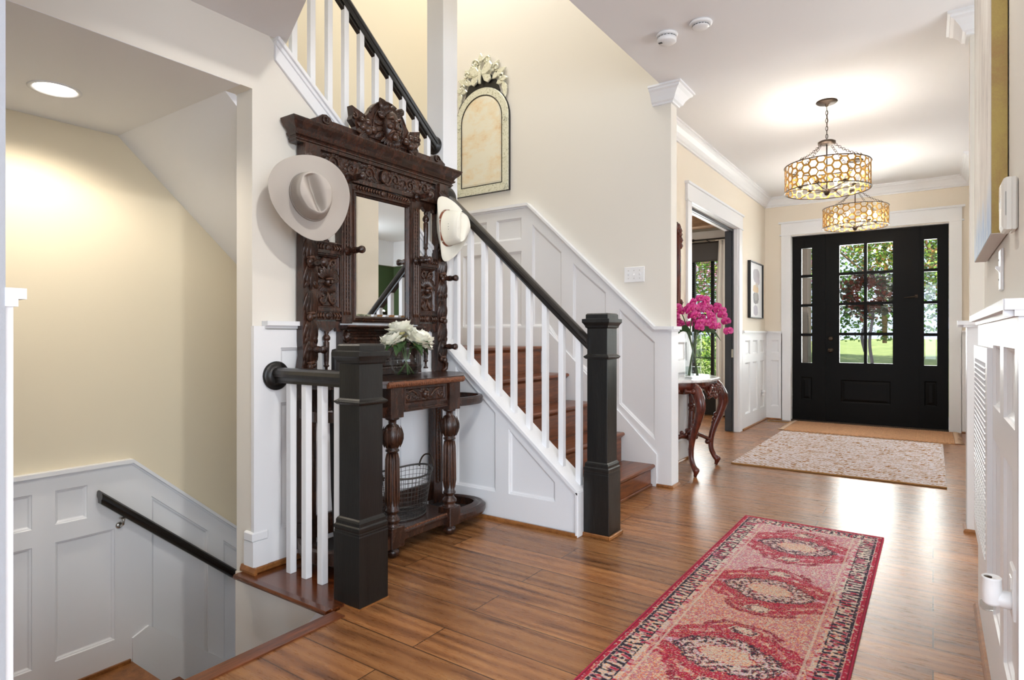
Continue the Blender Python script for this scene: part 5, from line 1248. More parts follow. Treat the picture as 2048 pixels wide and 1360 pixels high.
# ------------------------------------------------------------ Venetian mirror over the stairs
vm = thing('venetian_mirror', 'arched etched Venetian mirror with butterfly crest above the stair wainscot', 'mirror', (-3.36, 4.379, 2.41))
fv = YN(0); W_ = .305; zs = .66
def arch(w, zlo, spring, n=24): return [(-w, zlo), (w, zlo)]+[(w*math.cos(PI*k/n), spring+w*math.sin(PI*k/n)) for k in range(n+1)]
mb = MB(); mb.prism(arch(W_, 0, zs), fv, 0, .022); mb.build('backing_board', 'blackframe', vm)
mb = MB(); o_ = arch(W_-.004, .004, zs); i_ = arch(W_-.075, .078, zs)
for d0, d1, oo, ii in ((.022, .030, o_, i_),):
    ids = [[mb.av(fv(a, b, d)) for a, b in lp] for lp, d in ((o_, .022), (inset(o_, .006), .029), (inset(i_, -.006), .029), (i_, .024))]
    for A, B in zip(ids, ids[1:]):
        for k in range(len(A)): j = (k+1) % len(A); mb.af((A[k], A[j], B[j], B[k]))
mb.build('etched_border', 'etched', vm)
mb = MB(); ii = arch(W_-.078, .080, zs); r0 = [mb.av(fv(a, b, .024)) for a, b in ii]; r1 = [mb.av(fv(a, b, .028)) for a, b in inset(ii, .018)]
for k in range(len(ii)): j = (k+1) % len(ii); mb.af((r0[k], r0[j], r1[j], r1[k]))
mb.af(r1); mb.build('mirror_glass', 'painted_reflection', vm)
mb = MB(); mb.sweep_path([(0, 0), (0, .006), (.006, .006), (.006, 0)], [fv(a, b, .024) for a, b in arch(W_-.072, .074, zs)], (0, -1, 0), closed=True)
mb.build('rope_edge', 'blackframe', vm)
def plate(mb, pts, d0=.012, d1=.030):   # thin bevelled glass piece
    lo = [fv(a, b, d0) for a, b in pts]; hi = [fv(a, b, d1-.004) for a, b in pts]; cx = sum(p[0] for p in pts)/len(pts); cz = sum(p[1] for p in pts)/len(pts)
    tp = [fv(cx+(a-cx)*.86, cz+(b-cz)*.86, d1) for a, b in pts]; mb.loft([lo, hi, tp], smooth=False)
bt = MB(); bz = zs+W_+.135
for s in (-1, 1):
    plate(bt, [(s*(.008), bz+.0), (s*.05, bz+.055), (s*.11, bz+.075), (s*.135, bz+.04), (s*.11, bz-.01), (s*.06, bz-.035), (s*.012, bz-.03)], .026, .046)
    plate(bt, [(s*.012, bz-.025), (s*.06, bz-.03), (s*.105, bz-.045), (s*.115, bz-.085), (s*.08, bz-.11), (s*.04, bz-.085)], .024, .042)
plate(bt, [(-.010, bz-.11), (.010, bz-.11), (.014, bz), (.008, bz+.05), (-.008, bz+.05), (-.014, bz)], .040, .058)
for s in (-1, 1): bt.tube([fv(0, bz+.05, .04), fv(s*.02, bz+.10, .04), fv(s*.05, bz+.115, .04)], .004, 6)
bt.build('butterfly', 'etched', vm)
lf = MB()
def glassleaf(c, ang, L, w, d=.030):
    pts = []
    for t in (0, .25, .5, .75, 1, .75, .5, .25): pass
    ca, sa = math.cos(ang), math.sin(ang); up = [(0, 0), (.22, .8), (.5, 1), (.78, .62), (1, 0)]; seq = up+[(t, -h) for t, h in up[3:0:-1]]
    plate(lf, [(c[0]+L*t*ca-w*h*sa, c[1]+L*t*sa+w*h*ca) for t, h in seq], .012, d)
for s in (-1, 1):
    for (a, b, ang, L, w) in ((.05, .10, 1.25, .12, .022), (.10, .055, .75, .13, .030), (.06, .02, 1.0, .10, .026), (.12, -.01, .6, .11, .028), (.165, -.06, .2, .10, .026), (.03, .04, 1.3, .09, .02), (.16, .02, .35, .12, .028), (.20, -.03, -.1, .095, .026), (.235, -.06, -1.2, .11, .028), (.255, -.10, -1.5, .10, .022), (.10, .10, .2, .10, .02), (.15, .06, -.5, .11, .022), (.19, .01, -1.0, .12, .02), (.03, .15, 1.0, .075, .018)):
        glassleaf((s*a, bz-.075+b), ang if s > 0 else PI-ang, L, w, .026+.008*(L*10 % 1))
    for (a, b, r) in ((.075, .155, .040), (.17, .065, .034), (.225, -.03, .030)):
        pp = spiral((s*a, bz-.06+b), r, .006, 1.1, PI if s > 0 else 0, 18, -s); lf.tube([fv(u, v, .030) for u, v in pp], [.0075]*19, 6)
plate(lf, [(-.03, bz+.10), (0, bz+.09), (.03, bz+.10), (.022, bz+.14), (0, bz+.175), (-.022, bz+.14)], .02, .04)
lf.build('crest_leaves', 'etched', vm)
mb = MB(); mb.prism([(-.20, zs+.24), (-.15, zs+.36), (-.06, zs+.44), (.06, zs+.44), (.15, zs+.36), (.20, zs+.24)], fv, 0, .013); mb.build('crest_backing', 'blackframe', vm)
mb = MB()
for s in (-1, 1):
    for (zz) in (.035, zs-.02):
        for q in range(5):
            an = 2*PI*q/5; c = (s*(W_-.035), zz); pts = [(c[0]+.030*math.cos(an+t)*r, c[1]+.036*math.sin(an+t)*r) for t, r in ((-.5, .4), (-.25, 1), (.25, 1), (.5, .4), (0, .05))]
            lo = [fv(a, b, .030) for a, b in pts]; hi = [fv(a, b, .036) for a, b in pts]; mb.loft([lo, hi], smooth=False)
mb.build('corner_flowers', 'etched', vm)

# ------------------------------------------------------------ console table in the hall
ct_ = thing('console_table', 'carved mahogany console table with white marble top and curved legs in the hall', 'console table', (-1.86, 5.10, 0))
TZ = .775
def outline(k=1.0, o=0):
    P_ = [(0, -.52), (.16, -.50), (.22, -.42), (.29, -.33), (.36, -.20), (.375, 0), (.36, .20), (.29, .33), (.22, .42), (.16, .50), (0, .52)]
    out = []
    for i in range(len(P_)-1):
        p0, p1, p2, p3 = [Vector(P_[max(0, min(len(P_)-1, j))]) for j in (i-1, i, i+1, i+2)]
        for q in range(4):
            u = q/4; v = .5*((2*p1)+(p2-p0)*u+(2*p0-5*p1+4*p2-p3)*u*u+(3*p1-p0-3*p2+p3)*u**3); out.append((max(0, v.x)*k, v.y*k))
    out.append((0, .52*k)); return out
ident = lambda a, b, d: (a, b, d)
mb = MB(); O = outline(); mb.loft([[(a*s_, b*s_, z) for a, b in O] for z, s_ in ((TZ-.024, .985), (TZ-.018, 1), (TZ-.006, 1), (TZ, .985))], smooth=False); mb.build('marble_top', 'marble', ct_)
mb = MB(); O2 = outline(.93); n = len(O2)
lowz = lambda b: TZ-.095-.045*math.exp(-(b/.10)**2)-.02*math.cos(b*18)
mb.loft([[(a, b, TZ-.024) for a, b in O2], [(a*1.01, b*1.01, TZ-.05) for a, b in O2], [(a*.98, b*.98, lowz(b)) for a, b in O2], [(a*.90, b*.93, lowz(b)+.01) for a, b in O2]], caps=False); AP = mb.build('apron', 'mahog', ct_)
mb = MB(); rnd = random.Random(8)
for k in range(26):
    b = rnd.gauss(0, .07); th = rnd.uniform(0, 6.28); z = TZ-.10+rnd.uniform(-.055, .04); mb.ell((.352+rnd.uniform(0, .02), b, z), (.018, rnd.uniform(.012, .024), rnd.uniform(.012, .024)), 8, 6)
mb.build('floral_carving', 'mahog', AP)
for s in (-1, 1):
    mb = MB(); mb.tube([(.365, s*.05+.02*q*s, TZ-.10+.03*math.sin(q*1.1)) for q in range(7)], [.010, .013, .014, .013, .012, .010, .006], 8)
    mb.build('garland_carving', 'mahog', AP); mb = MB()
    for q in range(6): mb.tube([(.30, s*(.24+.02*q), TZ-.07-.008*q), (.285, s*(.27+.02*q), TZ-.09), (.25, s*(.30+.02*q), TZ-.085)], [.006, .010, .005], 7)
    mb.build('garland_carving', 'mahog', AP); mb = MB()
    for q in range(5): mb.ell((.10+.05*q, s*(.475-.035*q), TZ-.09), (.02, .02, .022), 8, 6)
    mb.build('bead_carving', 'mahog', AP)
def cab(path, rad, n=12):
    P_ = [Vector(p) for p in path]; out = []; rr = []
    for i in range(len(P_)-1):
        p0, p1, p2, p3 = [P_[max(0, min(len(P_)-1, j))] for j in (i-1, i, i+1, i+2)]; 
        for q in range(5):
            u = q/5; out.append(tuple(.5*((2*p1)+(p2-p0)*u+(2*p0-5*p1+4*p2-p3)*u*u+(3*p1-p0-3*p2+p3)*u**3))); rr.append(rad[i]*(1-u)+rad[i+1]*u)
    out.append(tuple(P_[-1])); rr.append(rad[-1]); return out, rr
legs = [(.27, -.27, .78, -.40), (.27, .27, .78, .40), (.035, -.42, .2, -.9), (.035, .42, .2, .9)]
for (lx, ly, dx, dy) in legs:
    l = math.hypot(dx, dy); dx /= l; dy /= l
    if lx > .1: path = [(0, .735), (.045, .685), (.082, .615), (.090, .545), (.062, .45), (.020, .345), (-.008, .24), (-.010, .15), (.014, .085), (.040, .052), (.036, .02), (.03, .002)]; rad = [.040, .048, .047, .040, .033, .028, .024, .022, .022, .028, .016, .013]
    else: path = [(0, .735), (.01, .64), (.012, .51), (0, .38), (-.01, .25), (.0, .12), (.01, .002)]; rad = [.034, .034, .028, .026, .024, .022, .018]
    p, r = cab([(lx+o*dx, ly+o*dy, z) for o, z in path], rad); mb = MB(); mb.tube(p, r, 14, flat=.85); LG = mb.build('leg', 'mahog', ct_)
    mb = MB()
    if lx > .1:
        c = Vector((lx+.02*dx, ly+.02*dy, TZ-.42)); 
        for q, (o, z, rr) in enumerate(((.030, .435, .026), (.016, .400, .022), (.006, .368, .017))): mb.ell((lx+o*dx, ly+o*dy, z), (rr*.9, rr*.9, rr), 10, 8)
        mb.build('leg_scroll', 'mahog', LG); mb = MB(); mb.tube([(lx+.085*dx, ly+.085*dy, .69), (lx+.122*dx, ly+.122*dy, .62), (lx+.128*dx, ly+.128*dy, .55), (lx+.095*dx, ly+.095*dy, .455)], [.006, .012, .012, .005], 7)
        mb.build('leg_scroll', 'mahog', LG); mb = MB(); mb.lathe([(.001, -.012), (.022, -.010), (.024, 0), (.022, .010), (.001, .012)], (lx+.048*dx, ly+.048*dy, .055), 12, axis='y')
    else: mb.ell((lx, ly, .49), (.032, .032, .028), 10, 8); mb.ell((lx, ly, .45), (.028, .028, .018), 10, 8)
    mb.build('leg_scroll', 'mahog', LG)
mb = MB()
for (lx, ly, dx, dy) in legs:
    tx, ty = (.26, ly*.97) if lx > .1 else (.04, ly*.97)
    p, r = cab([(.16, 0, .26), (.16+(tx-.16)*.3, ty*.3, .285), (.16+(tx-.16)*.7, ty*.7, .25), (tx, ty, .205), (tx, ty, .17)], [.020, .020, .017, .018, .012]); mb.tube(p, r, 10)
    mb.lathe([(.001, -.014), (.020, -.012), (.020, .012), (.001, .014)], (.16+(tx-.16)*.84, ty*.84, .205), 14, axis='y')
st2 = mb.build('stretcher', 'mahog', ct_)
mb = MB()
for k in range(22): a = rnd.uniform(0, 6.28); q = rnd.uniform(0, .07); mb.ell((.16+q*math.cos(a), q*math.sin(a)*1.3, .27+rnd.uniform(-.02, .05)), (.018, .018, .02), 8, 6)
mb.ell((.16, 0, .31), (.024, .024, .04), 12, 8); mb.build('stretcher_finial', 'mahog', st2)

# ------------------------------------------------------------ orchids in a tall glass vase
ox, oy, oz = -1.645, 5.02, TZ
ov = thing('tall_glass_vase', 'tall clear cylinder vase holding orchids on the marble console table', 'vase', (ox, oy, oz))
mb = MB(); mb.lathe([(.001, 0), (.065, 0), (.067, .006), (.067, .385)], (0, 0, 0), 40); mb.f.pop(); mb.mi.pop(); mb.sm.pop(); mb.tube([(.067*math.cos(2*PI*k/40), .067*math.sin(2*PI*k/40), .385) for k in range(40)], .002, 6, closed=True); mb.build('vase_cylinder', 'vaseglass', ov)
mb = MB(); mb.lathe([(.001, .019), (.062, .022), (.062, .095), (.001, .095)], (0, 0, 0), 32); mb.build('water', 'water', ov)
def orch():
    t = NT('magenta_orchid_petal'); v = t.coords(); n = t.noise(v, 40, 3)
    t.link(t.ramp(n, [(.32, srgb(168, 14, 92)), (.5, srgb(212, 44, 136)), (.68, srgb(236, 120, 180))]), t.b.inputs['Base Color']); t.b.inputs['Roughness'].default_value = .5; return t.m
M['orchid'] = orch(); M['orchidrim'] = plain('pale_orchid_petal', srgb(222, 92, 160), .5)
def flower_mesh():
    mb = MB()
    for k, (ang, L, w) in enumerate(((PI/2, .030, .014), (PI/2+2.2, .030, .013), (PI/2-2.2, .030, .013), (.25, .036, .026), (PI-.25, .036, .026))):
        ca, sa = math.cos(ang), math.sin(ang); rows = []
        for i in range(5):
            t = i/4; hw = w*math.sin(PI*(.1+.78*t)); rows.append([(L*t*ca-u*hw*sa, L*t*sa+u*hw*ca, .004*(k > 2)+.012*t-.016*t*t*(1 if k < 3 else .5)-.004*u*u) for u in (-1, -.5, 0, .5, 1)])
        mb.loft(rows, closed=False, caps=False)
    mb.ell((0, -.012, .010), (.007, .008, .005), 8, 6); mb.cm = 1; mb.ell((0, -.003, .012), (.0028, .0035, .003), 8, 6); mb.cm = 0
    return mb.build('flower', ['orchid', 'petalc'])
fm = flower_mesh()
fmesh = fm.data
labs = ['magenta orchid spray arching out over the left of the tall vase', 'magenta orchid spray drooping at the lower left of the tall vase', 'magenta orchid spray standing at the centre of the tall vase', 'magenta orchid spray at the centre right of the tall vase', 'longest magenta orchid spray arching to the far right of the vase', 'short magenta orchid spray hanging at the lower right of the vase', 'magenta orchid spray at the back of the tall vase']
# each spray: direction in the image plane (left-right along R), rise, droop
R2 = Vector((.8216, .5701, 0)); Fw = Vector((-.5701, .8216, 0))
sprays = [(-.17, .57, .10, .02), (-.12, .46, .12, .08), (-.03, .59, .07, -.04), (.07, .62, .08, .0), (.23, .56, .17, .03), (.13, .48, .08, -.05), (.02, .53, .10, .06)]
first = True; rnd = random.Random(31)
for (sx, top, droop, back), lab in zip(sprays, labs):
    t = thing('orchid_spray', lab, 'flower', (ox, oy, oz+.02), group='magenta orchids in the tall vase')
    foot = -R2*.035*(1 if sx > 0 else -1)+Fw*(-back*.3); neck = R2*(.035 if sx > 0 else -.035)*.8+Fw*back*.3
    P_ = [foot, foot*.3+Vector((0, 0, .16)), neck+Vector((0, 0, .33)), R2*sx*.55+Fw*back+Vector((0, 0, top*.93)), R2*sx*.95+Fw*back+Vector((0, 0, top)), R2*sx*1.28+Fw*back*1.2+Vector((0, 0, top-droop))]
    p, r = cab([tuple(q) for q in P_], [.0055, .0055, .0055, .004, .003, .002]); mb = MB(); mb.tube(p, r, 7); mb.build('stem', 'stem', t)
    nfl = 10; L_ = len(p)
    for k in range(nfl):
        u = .60+.40*k/(nfl-1); q = Vector(p[min(L_-1, int(u*(L_-1)))])
        face = (-Fw*1.0+R2*rnd.uniform(-.9, .9)+Vector((0, 0, rnd.uniform(-.5, .3)))).normalized()
        if first: fl = fm; first = False
        else: fl = bpy.data.objects.new('flower', fmesh); COL.objects.link(fl)
        fl.parent = t; s_ = rnd.uniform(.95, 1.2)
        upv = Vector((rnd.uniform(-.3, .3), rnd.uniform(-.3, .3), 1))
        fl.matrix_local = Matrix.Translation(q+face*.014+R2*rnd.uniform(-.045, .045)+Vector((0, 0, rnd.uniform(-.045, .035)))) @ frame(face, upv) @ Matrix.Scale(s_, 4)
for (c, ang, L, lab) in (((.0, .0, .33), .2, .22, 'broad dark green leaf drooping at the right of the orchids'), ((0, 0, .33), PI-.35, .17, 'broad dark green leaf at the left of the orchids'), ((0, 0, .34), -.35, .15, 'smaller green leaf in front of the orchids')):
    t = thing('orchid_leaf', lab, 'leaf', (ox, oy, oz+.02), group='orchid leaves in the tall vase')
    d = R2*math.cos(ang)-Fw*math.sin(abs(ang)+.3)*.5; rows = []
    for q in range(9):
        u = q/8; o = d*L*u; z = c[2]+.10*math.sin(PI*u*.8)-.10*u*u; hw = .034*math.sin(PI*min(.98, .06+.92*u)); n_ = Vector((-d.y, d.x, 0)).normalized()
        rows.append([tuple(o+n_*w_*hw*.5+Vector((0, 0, z+.8*hw*w_-.1*hw*abs(w_)))) for w_ in (-1, -.5, 0, .5, 1)])
    mb = MB(); mb.loft(rows, closed=False, caps=False); mb.tube([(0, 0, 0), (0, 0, c[2])], .003, 6); mb.build('leaf_blade', 'leaf', t)

# ------------------------------------------------------------ carved mirror over the console (edge-on)
cm = thing('carved_mirror', 'ornate carved brown framed mirror edge-on above the console table', 'mirror', (-1.879, 4.99, 1.72))
mb = MB(); mb.prism([(-.26, -.38), (.26, -.38), (.28, 0), (.26, .30), (.14, .42), (0, .46), (-.14, .42), (-.26, .30), (-.28, 0)], XP(0), 0, .02); mb.build('backing', 'mahog', cm)
mb = MB(); ring = [(-.24, -.36), (.24, -.36), (.25, 0), (.235, .29), (.13, .39), (0, .42), (-.13, .39), (-.235, .29), (-.25, 0)]
mb.tube([(.03, a, b) for a, b in ring], .026, 10, closed=True); mb.tube([(.025, a*.86, b*.90) for a, b in ring], .010, 8, closed=True)
mb.build('moulded_frame', 'mahog', cm)
for (a, b) in ((.24, .30), (.235, .33), (.20, .36), (.255, .25), (.26, -.30), (.25, -.34), (.25, .20), (0, .45), (.04, .44), (-.04, .44), (-.24, .30), (-.25, -.33)):
    mb = MB(); mb.ell((.045, a, b), (.026, .024, .034), 9, 7); mb.tube([(.03, a, b-.04), (.06, a+.012, b), (.035, a+.004, b+.045)], [.006, .012, .005], 7); mb.build('frame_carving', 'mahog', cm)
mb = MB()
for k in range(7): leafr(mb, XP(0), (0, .42), PI/2+(k-3)*.35, .10, .02, .03, .03)
mb.build('crest_leaves', 'mahog', cm)
mb = MB(); mb.af([mb.av((.022, a*.84, b*.88)) for a, b in ring]); mb.build('mirror_glass', 'mirror', cm)

# ------------------------------------------------------------ framed abstract print by the door
ap_ = thing('framed_print', 'narrow black framed abstract watercolour print on the left wall before the front door', 'picture', (-1.879, 8.15, 1.705))
mb = MB(); w_, h_ = .345, .355
for a0, a1, b0, b1 in ((-w_, w_, h_-.012, h_), (-w_, w_, -h_, -h_+.012), (-w_, -w_+.012, -h_+.012, h_-.012), (w_-.012, w_, -h_+.012, h_-.012)): mb.box(0, .038, a0, a1, b0, b1)
mb.build('picture_frame', 'blackframe', ap_)
def abstract():
    t = NT('abstract_watercolour'); tc = t.add('ShaderNodeTexCoord'); sp = t.add('ShaderNodeSeparateXYZ'); t.link(tc.outputs['Object'], sp.inputs[0])
    v = t.coords((1, 1, 1)); col = None; prev = srgb(228, 228, 230)
    for i, (cy, cz, ry, rz, c) in enumerate(((.03, .19, .17, .085, srgb(160, 154, 164)), (.10, .12, .12, .05, srgb(176, 168, 178)), (.0, .02, .15, .05, srgb(206, 174, 124)), (.06, .07, .08, .03, srgb(196, 184, 170)), (.0, -.10, .14, .075, srgb(92, 88, 92)), (.02, -.08, .09, .05, srgb(150, 146, 146)), (.0, -.255, .12, .065, srgb(162, 156, 172)))):
        n = t.noise(v, 7+i, 5, .65)
        dy = t.math('DIVIDE', t.math('SUBTRACT', sp.outputs[1], cy), ry); dz = t.math('DIVIDE', t.math('SUBTRACT', sp.outputs[2], cz), rz)
        d = t.math('ADD', t.math('POWER', t.math('ABSOLUTE', dy), 3), t.math('POWER', t.math('ABSOLUTE', dz), 3)); d = t.math('ADD', d, t.math('MULTIPLY', t.math('SUBTRACT', n, .5), 2.6))
        m = t.math('SMOOTH_MIN', t.math('MAXIMUM', t.math('MULTIPLY', t.math('SUBTRACT', 1.0, d), 6), 0), 1.0, .1)
        m = t.math('MINIMUM', m, .9); prev = t.mix(m, prev, c)
    t.link(prev, t.b.inputs['Base Color']); t.b.inputs['Roughness'].default_value = .4; return t.m
mb = MB(); mb.box(.004, .018, -w_+.012, w_-.012, -h_+.012, h_-.012); mb.build('print', abstract(), ap_)

# ------------------------------------------------------------ big gallery canvas on the right wall
cv = thing('canvas_painting', 'large deep canvas painting with gold sides on the near right wall', 'painting', (.174, 2.60, 1.42))
def canvas():
    t = NT('pale_abstract_paint'); v = t.coords((1, 1.2, .35)); n = t.noise(v, 6, 8, .7, .5); n2 = t.noise(v, 30, 5, .7)
    tc = t.add('ShaderNodeTexCoord'); sp = t.add('ShaderNodeSeparateXYZ'); t.link(tc.outputs['Object'], sp.inputs[0])
    base = t.ramp(n, [(.30, srgb(150, 148, 150)), (.42, srgb(214, 206, 196)), (.62, srgb(236, 232, 224)), (.75, srgb(206, 196, 182))])
    edge = t.math('ADD', t.math('SUBTRACT', .17, sp.outputs[2]), t.math('MULTIPLY', t.math('SUBTRACT', n, .5), .35))
    m = t.math('MINIMUM', t.math('MAXIMUM', t.math('MULTIPLY', edge, 9), 0), 1.0)
    c = t.mix(m, base, t.ramp(n2, [(.35, srgb(140, 176, 216)), (.65, srgb(206, 214, 226))]))
    t.link(c, t.b.inputs['Base Color']); t.b.inputs['Roughness'].default_value = .6; t.bump(n2, .5, .006); return t.m
def gold_side():
    t = NT('gold_canvas_side'); v = t.coords((1, 1, .6)); n = t.noise(v, 5, 6, .7, .6); n2 = t.noise(t.coords((1, 1, 1)), 260, 3, .8)
    f_ = t.math('ADD', t.math('MULTIPLY', n, .75), t.math('MULTIPLY', n2, .25))
    t.link(t.ramp(f_, [(.42, srgb(190, 168, 96)), (.55, srgb(178, 150, 92)), (.66, srgb(176, 132, 88))]), t.b.inputs['Base Color']); t.b.inputs['Roughness'].default_value = .55; t.bump(n2, .5, .003); return t.m
mb = MB(); mb.box(-.038, -.002, -.41, .41, 0, 1.12); b = mb.build('canvas_sides', gold_side(), cv)
mb = MB(); mb.box(-.0395, -.0375, -.41, .41, 0, 1.12); mb.build('painted_face', canvas(), cv)
mb = MB(); mb.box(-.0385, -.002, -.409, .409, -.002, .0); mb.build('canvas_underside', plain('white_primed_canvas', srgb(226, 222, 216), .8, bump=.3, bscale=300), cv)
mb = MB(); mb.tube([(-.012, -.42, .66), (-.012, -.43, .67), (-.004, -.43, .69), (-.004, -.42, .70)], .003, 6); mb.build('hanging_hook', 'bronze', cv)

# ------------------------------------------------------------ lamp in the green room, reflected by the stand mirror
tl = thing('floor_lamp', 'lamp with two bare glowing bulbs reflected low in the stand mirror', 'lamp', (2.78, 7.50, 1.50))
mb = MB(); mb.tube([(0, 0, -1.49), (0, 0, 0)], .012, 8); mb.lathe([(.14, -1.5), (.14, -1.48), (.02, -1.47), (.001, -1.46)], (0, 0, 0), 24); mb.build('pole', 'bronze', tl)
mb = MB(); mb.box(0, .02, -.1, .1, -.06, .06, .004); mb.build('back_plate', 'bronze', tl)
for s in (-1, 1):
    mb = MB(); mb.tube([(.01, s*.05, 0), (.07, s*.08, -.02), (.09, s*.09, .03)], .005, 6); A = mb.build('arm', 'bronze', tl)
    mb = MB(); mb.ell((.09, s*.09, .055), (.03, .03, .035), 12, 8); mb.build('bulb', 'bulb', A)
# ------------------------------------------------------------ rugs (coloured by woven pattern, one value per knot)
def vnoise(shape, cell, seed):
    r = np.random.RandomState(seed); h, w = shape; gh, gw = int(h/cell)+3, int(w/cell)+3; g = r.rand(gh, gw)
    y = np.arange(h)/cell; x = np.arange(w)/cell; yi = y.astype(int); xi = x.astype(int); fy = (y-yi)[:, None]; fx = (x-xi)[None, :]
    fy = fy*fy*(3-2*fy); fx = fx*fx*(3-2*fx)
    a = g[yi][:, xi]; b = g[yi][:, xi+1]; c = g[yi+1][:, xi]; d = g[yi+1][:, xi+1]
    return a*(1-fy)*(1-fx)+b*(1-fy)*fx+c*fy*(1-fx)+d*fy*fx
def grid_rug(name, mat, x0, x1, y0, y1, nx, ny, colf, zf, parent, th=.008):
    xs = np.linspace(x0, x1, nx); ys = np.linspace(y0, y1, ny); X, Y = np.meshgrid(xs, ys); C = colf(X, Y); Z = zf(X, Y)
    edge = np.zeros_like(Z, bool); edge[0, :] = edge[-1, :] = True; edge[:, 0] = edge[:, -1] = True
    Z = np.where(edge, .0005, Z)
    me = bpy.data.meshes.new(name); n = nx*ny
    me.vertices.add(n); me.vertices.foreach_set('co', np.stack([X-parent.location.x, Y-parent.location.y, Z], -1).ravel().astype(np.float32))
    i = np.arange(ny-1)[:, None]*nx+np.arange(nx-1)[None, :]; q = np.stack([i, i+1, i+nx+1, i+nx], -1).reshape(-1, 4); m = len(q)
    me.loops.add(m*4); me.loops.foreach_set('vertex_index', q.ravel().astype(np.int32)); me.polygons.add(m)
    me.polygons.foreach_set('loop_start', (np.arange(m)*4).astype(np.int32)); me.polygons.foreach_set('loop_total', np.full(m, 4, np.int32)); me.polygons.foreach_set('use_smooth', np.ones(m, bool))
    me.update(); me.validate()
    a = me.color_attributes.new('Col', 'FLOAT_COLOR', 'POINT'); a.data.foreach_set('color', np.concatenate([C.reshape(-1, 3), np.ones((n, 1))], 1).ravel().astype(np.float32))
    me.materials.append(mat); o = bpy.data.objects.new(name, me); COL.objects.link(o); o.parent = parent; return o
c3 = lambda *c: np.array(srgb(*c)[:3])
def runner_col(X, Y):
    sh = X.shape; cx = -.594; u = (X-cx); hw = .3675; n1 = vnoise(sh, 2.2, 1); n2 = vnoise(sh, 6, 2); n3 = vnoise(sh, 18, 3); rw = np.random.RandomState(5).rand(*sh)
    ps = .665; v0 = 3.51
    v = ((Y-v0+ps/2) % ps)-ps/2; uj = u+(n2-.5)*.022; vj = v+(n2-.5)*.02+(n3-.5)*.02
    cream = c3(222, 206, 184); pink = c3(206, 130, 142); red = c3(184, 22, 58); dred = c3(140, 10, 44); dark = c3(44, 32, 48); orange = c3(226, 150, 92); lav = c3(214, 190, 206)
    def W(c): return np.broadcast_to(c, sh+(3,)).copy()
    def mixm(A, B, m): return A*(1-m[..., None])+B*m[..., None]
    fld = mixm(W(cream), W(pink), (n1 > .52).astype(float)); fld = mixm(fld, W(orange), (rw > .80)*(Y < 3.0)*1.0); fld = mixm(fld, W(lav), ((rw < .2) & (Y > 3.0))*1.0); fld = mixm(fld, W(red), ((rw > .55) & (rw < .72) & (n1 < .5))*1.0)
    C = fld; au, av = np.abs(uj), np.abs(vj)
    D = np.where(au < .238, au/.42+av/.285, 2.0)
    step = np.abs(((np.abs(vj)/.035) % 1)-.5)*.06
    R = (D+step < 1.0); C = mixm(C, np.where((n1 > .35)[..., None], W(red), W(dred)), R*1.0)
    # paler ragged wedge inside the red
    C = mixm(C, fld, ((D > .74) & (D < .84) & (n2 > .48) & (au > .05))*1.0)
    # cream medallion outlined in dark scrollwork
    E = (au/.18)**1.7+(av/.125)**1.7; n4 = vnoise(sh, 3.3, 21); C = mixm(C, W(lav), ((au/.238+av/.085 < 1) & (rw > .25))*1.0); C = mixm(C, W(pink), ((np.abs(au/.238+av/.085-1) < .10) & (n1 > .4))*1.0)
    C = mixm(C, np.where((rw > .75)[..., None], W(lav), W(cream)), (E < 1)*1.0)
    scroll = np.sin(uj*120+n3*11)*np.cos(vj*150+n3*9)
    C = mixm(C, W(dark), ((E > .34) & (E < 1.06) & (n4+.25*scroll > .50))*1.0)
    C = mixm(C, W(dark), ((np.abs(E-1.0) < .07) & (n2 > .25))*1.0)
    E2 = (au/.095)**2+(av/.055)**2; C = mixm(C, mixm(W(cream), W(orange), (rw > .8)*1.0), (E2 < 1)*1.0); C = mixm(C, W(red), ((np.abs(E2-1) < .12) & (n1 > .5))*1.0)
    # small pendants and red arcs between the medallions
    for sg in (-1, 1):
        q = (au/.05)**2+((vj-sg*.215)/.035)**2; C = mixm(C, W(cream), (q < 1)*1.0); C = mixm(C, W(dark), ((np.abs(q-.6) < .2) & (n1 > .35))*1.0)
        q = ((au)/.13)**2+((vj-sg*.20)/.075)**2; C = mixm(C, W(dred), ((np.abs(q-1) < .25) & (sg*vj > .20))*1.0)
    rw2 = np.random.RandomState(15).rand(*sh); C = mixm(C, fld, (rw2 < .22)*1.0); C = mixm(C, W(red), ((rw2 > .93))*1.0)
    # field frame lines
    C = mixm(C, W(cream), (np.abs(np.abs(u)-.232) < .005)*.6)
    # border
    n4b = vnoise(sh, 3.0, 22); ye = np.minimum(3.945-Y, Y-1.30); be = np.minimum(hw-np.abs(u), ye); vert = (hw-np.abs(u)) <= ye
    B = be < .118; run = np.where(vert, Y, X); br = mixm(W(cream), W(pink), (n2 > .55)*1.0); br = mixm(br, W(orange), ((rw > .8) & (Y < 2.9))*1.0); br = mixm(br, W(lav), ((rw < .2))*1.0)
    bars = np.sin(run*2*PI/.030+(n3-.5)*5); br = mixm(br, W(dark), ((bars > .05) & (be > .032) & (be < .092) & (n4b > .34))*1.0)
    br = mixm(br, W(red), ((bars < -.5) & (be > .04) & (n2 > .55))*1.0); br = mixm(br, W(dark), ((be > .024) & (be < .036) & (n1 > .3))*1.0); br = mixm(br, W(dark), ((np.abs(be-.096) < .004) & (n1 > .4))*1.0)
    br = mixm(br, W(red), (((be < .022)) & (n1 > .25))*1.0); br = mixm(br, W(dred), (be < .007)*1.0)
    C = np.where(B[..., None], br, C)
    return np.clip(C*(.58+.50*rw[..., None]), 0, 1)
r1 = thing('runner_rug', 'red and cream patterned runner rug with medallions in the foreground', 'rug', (-.594, 2.62, 0))
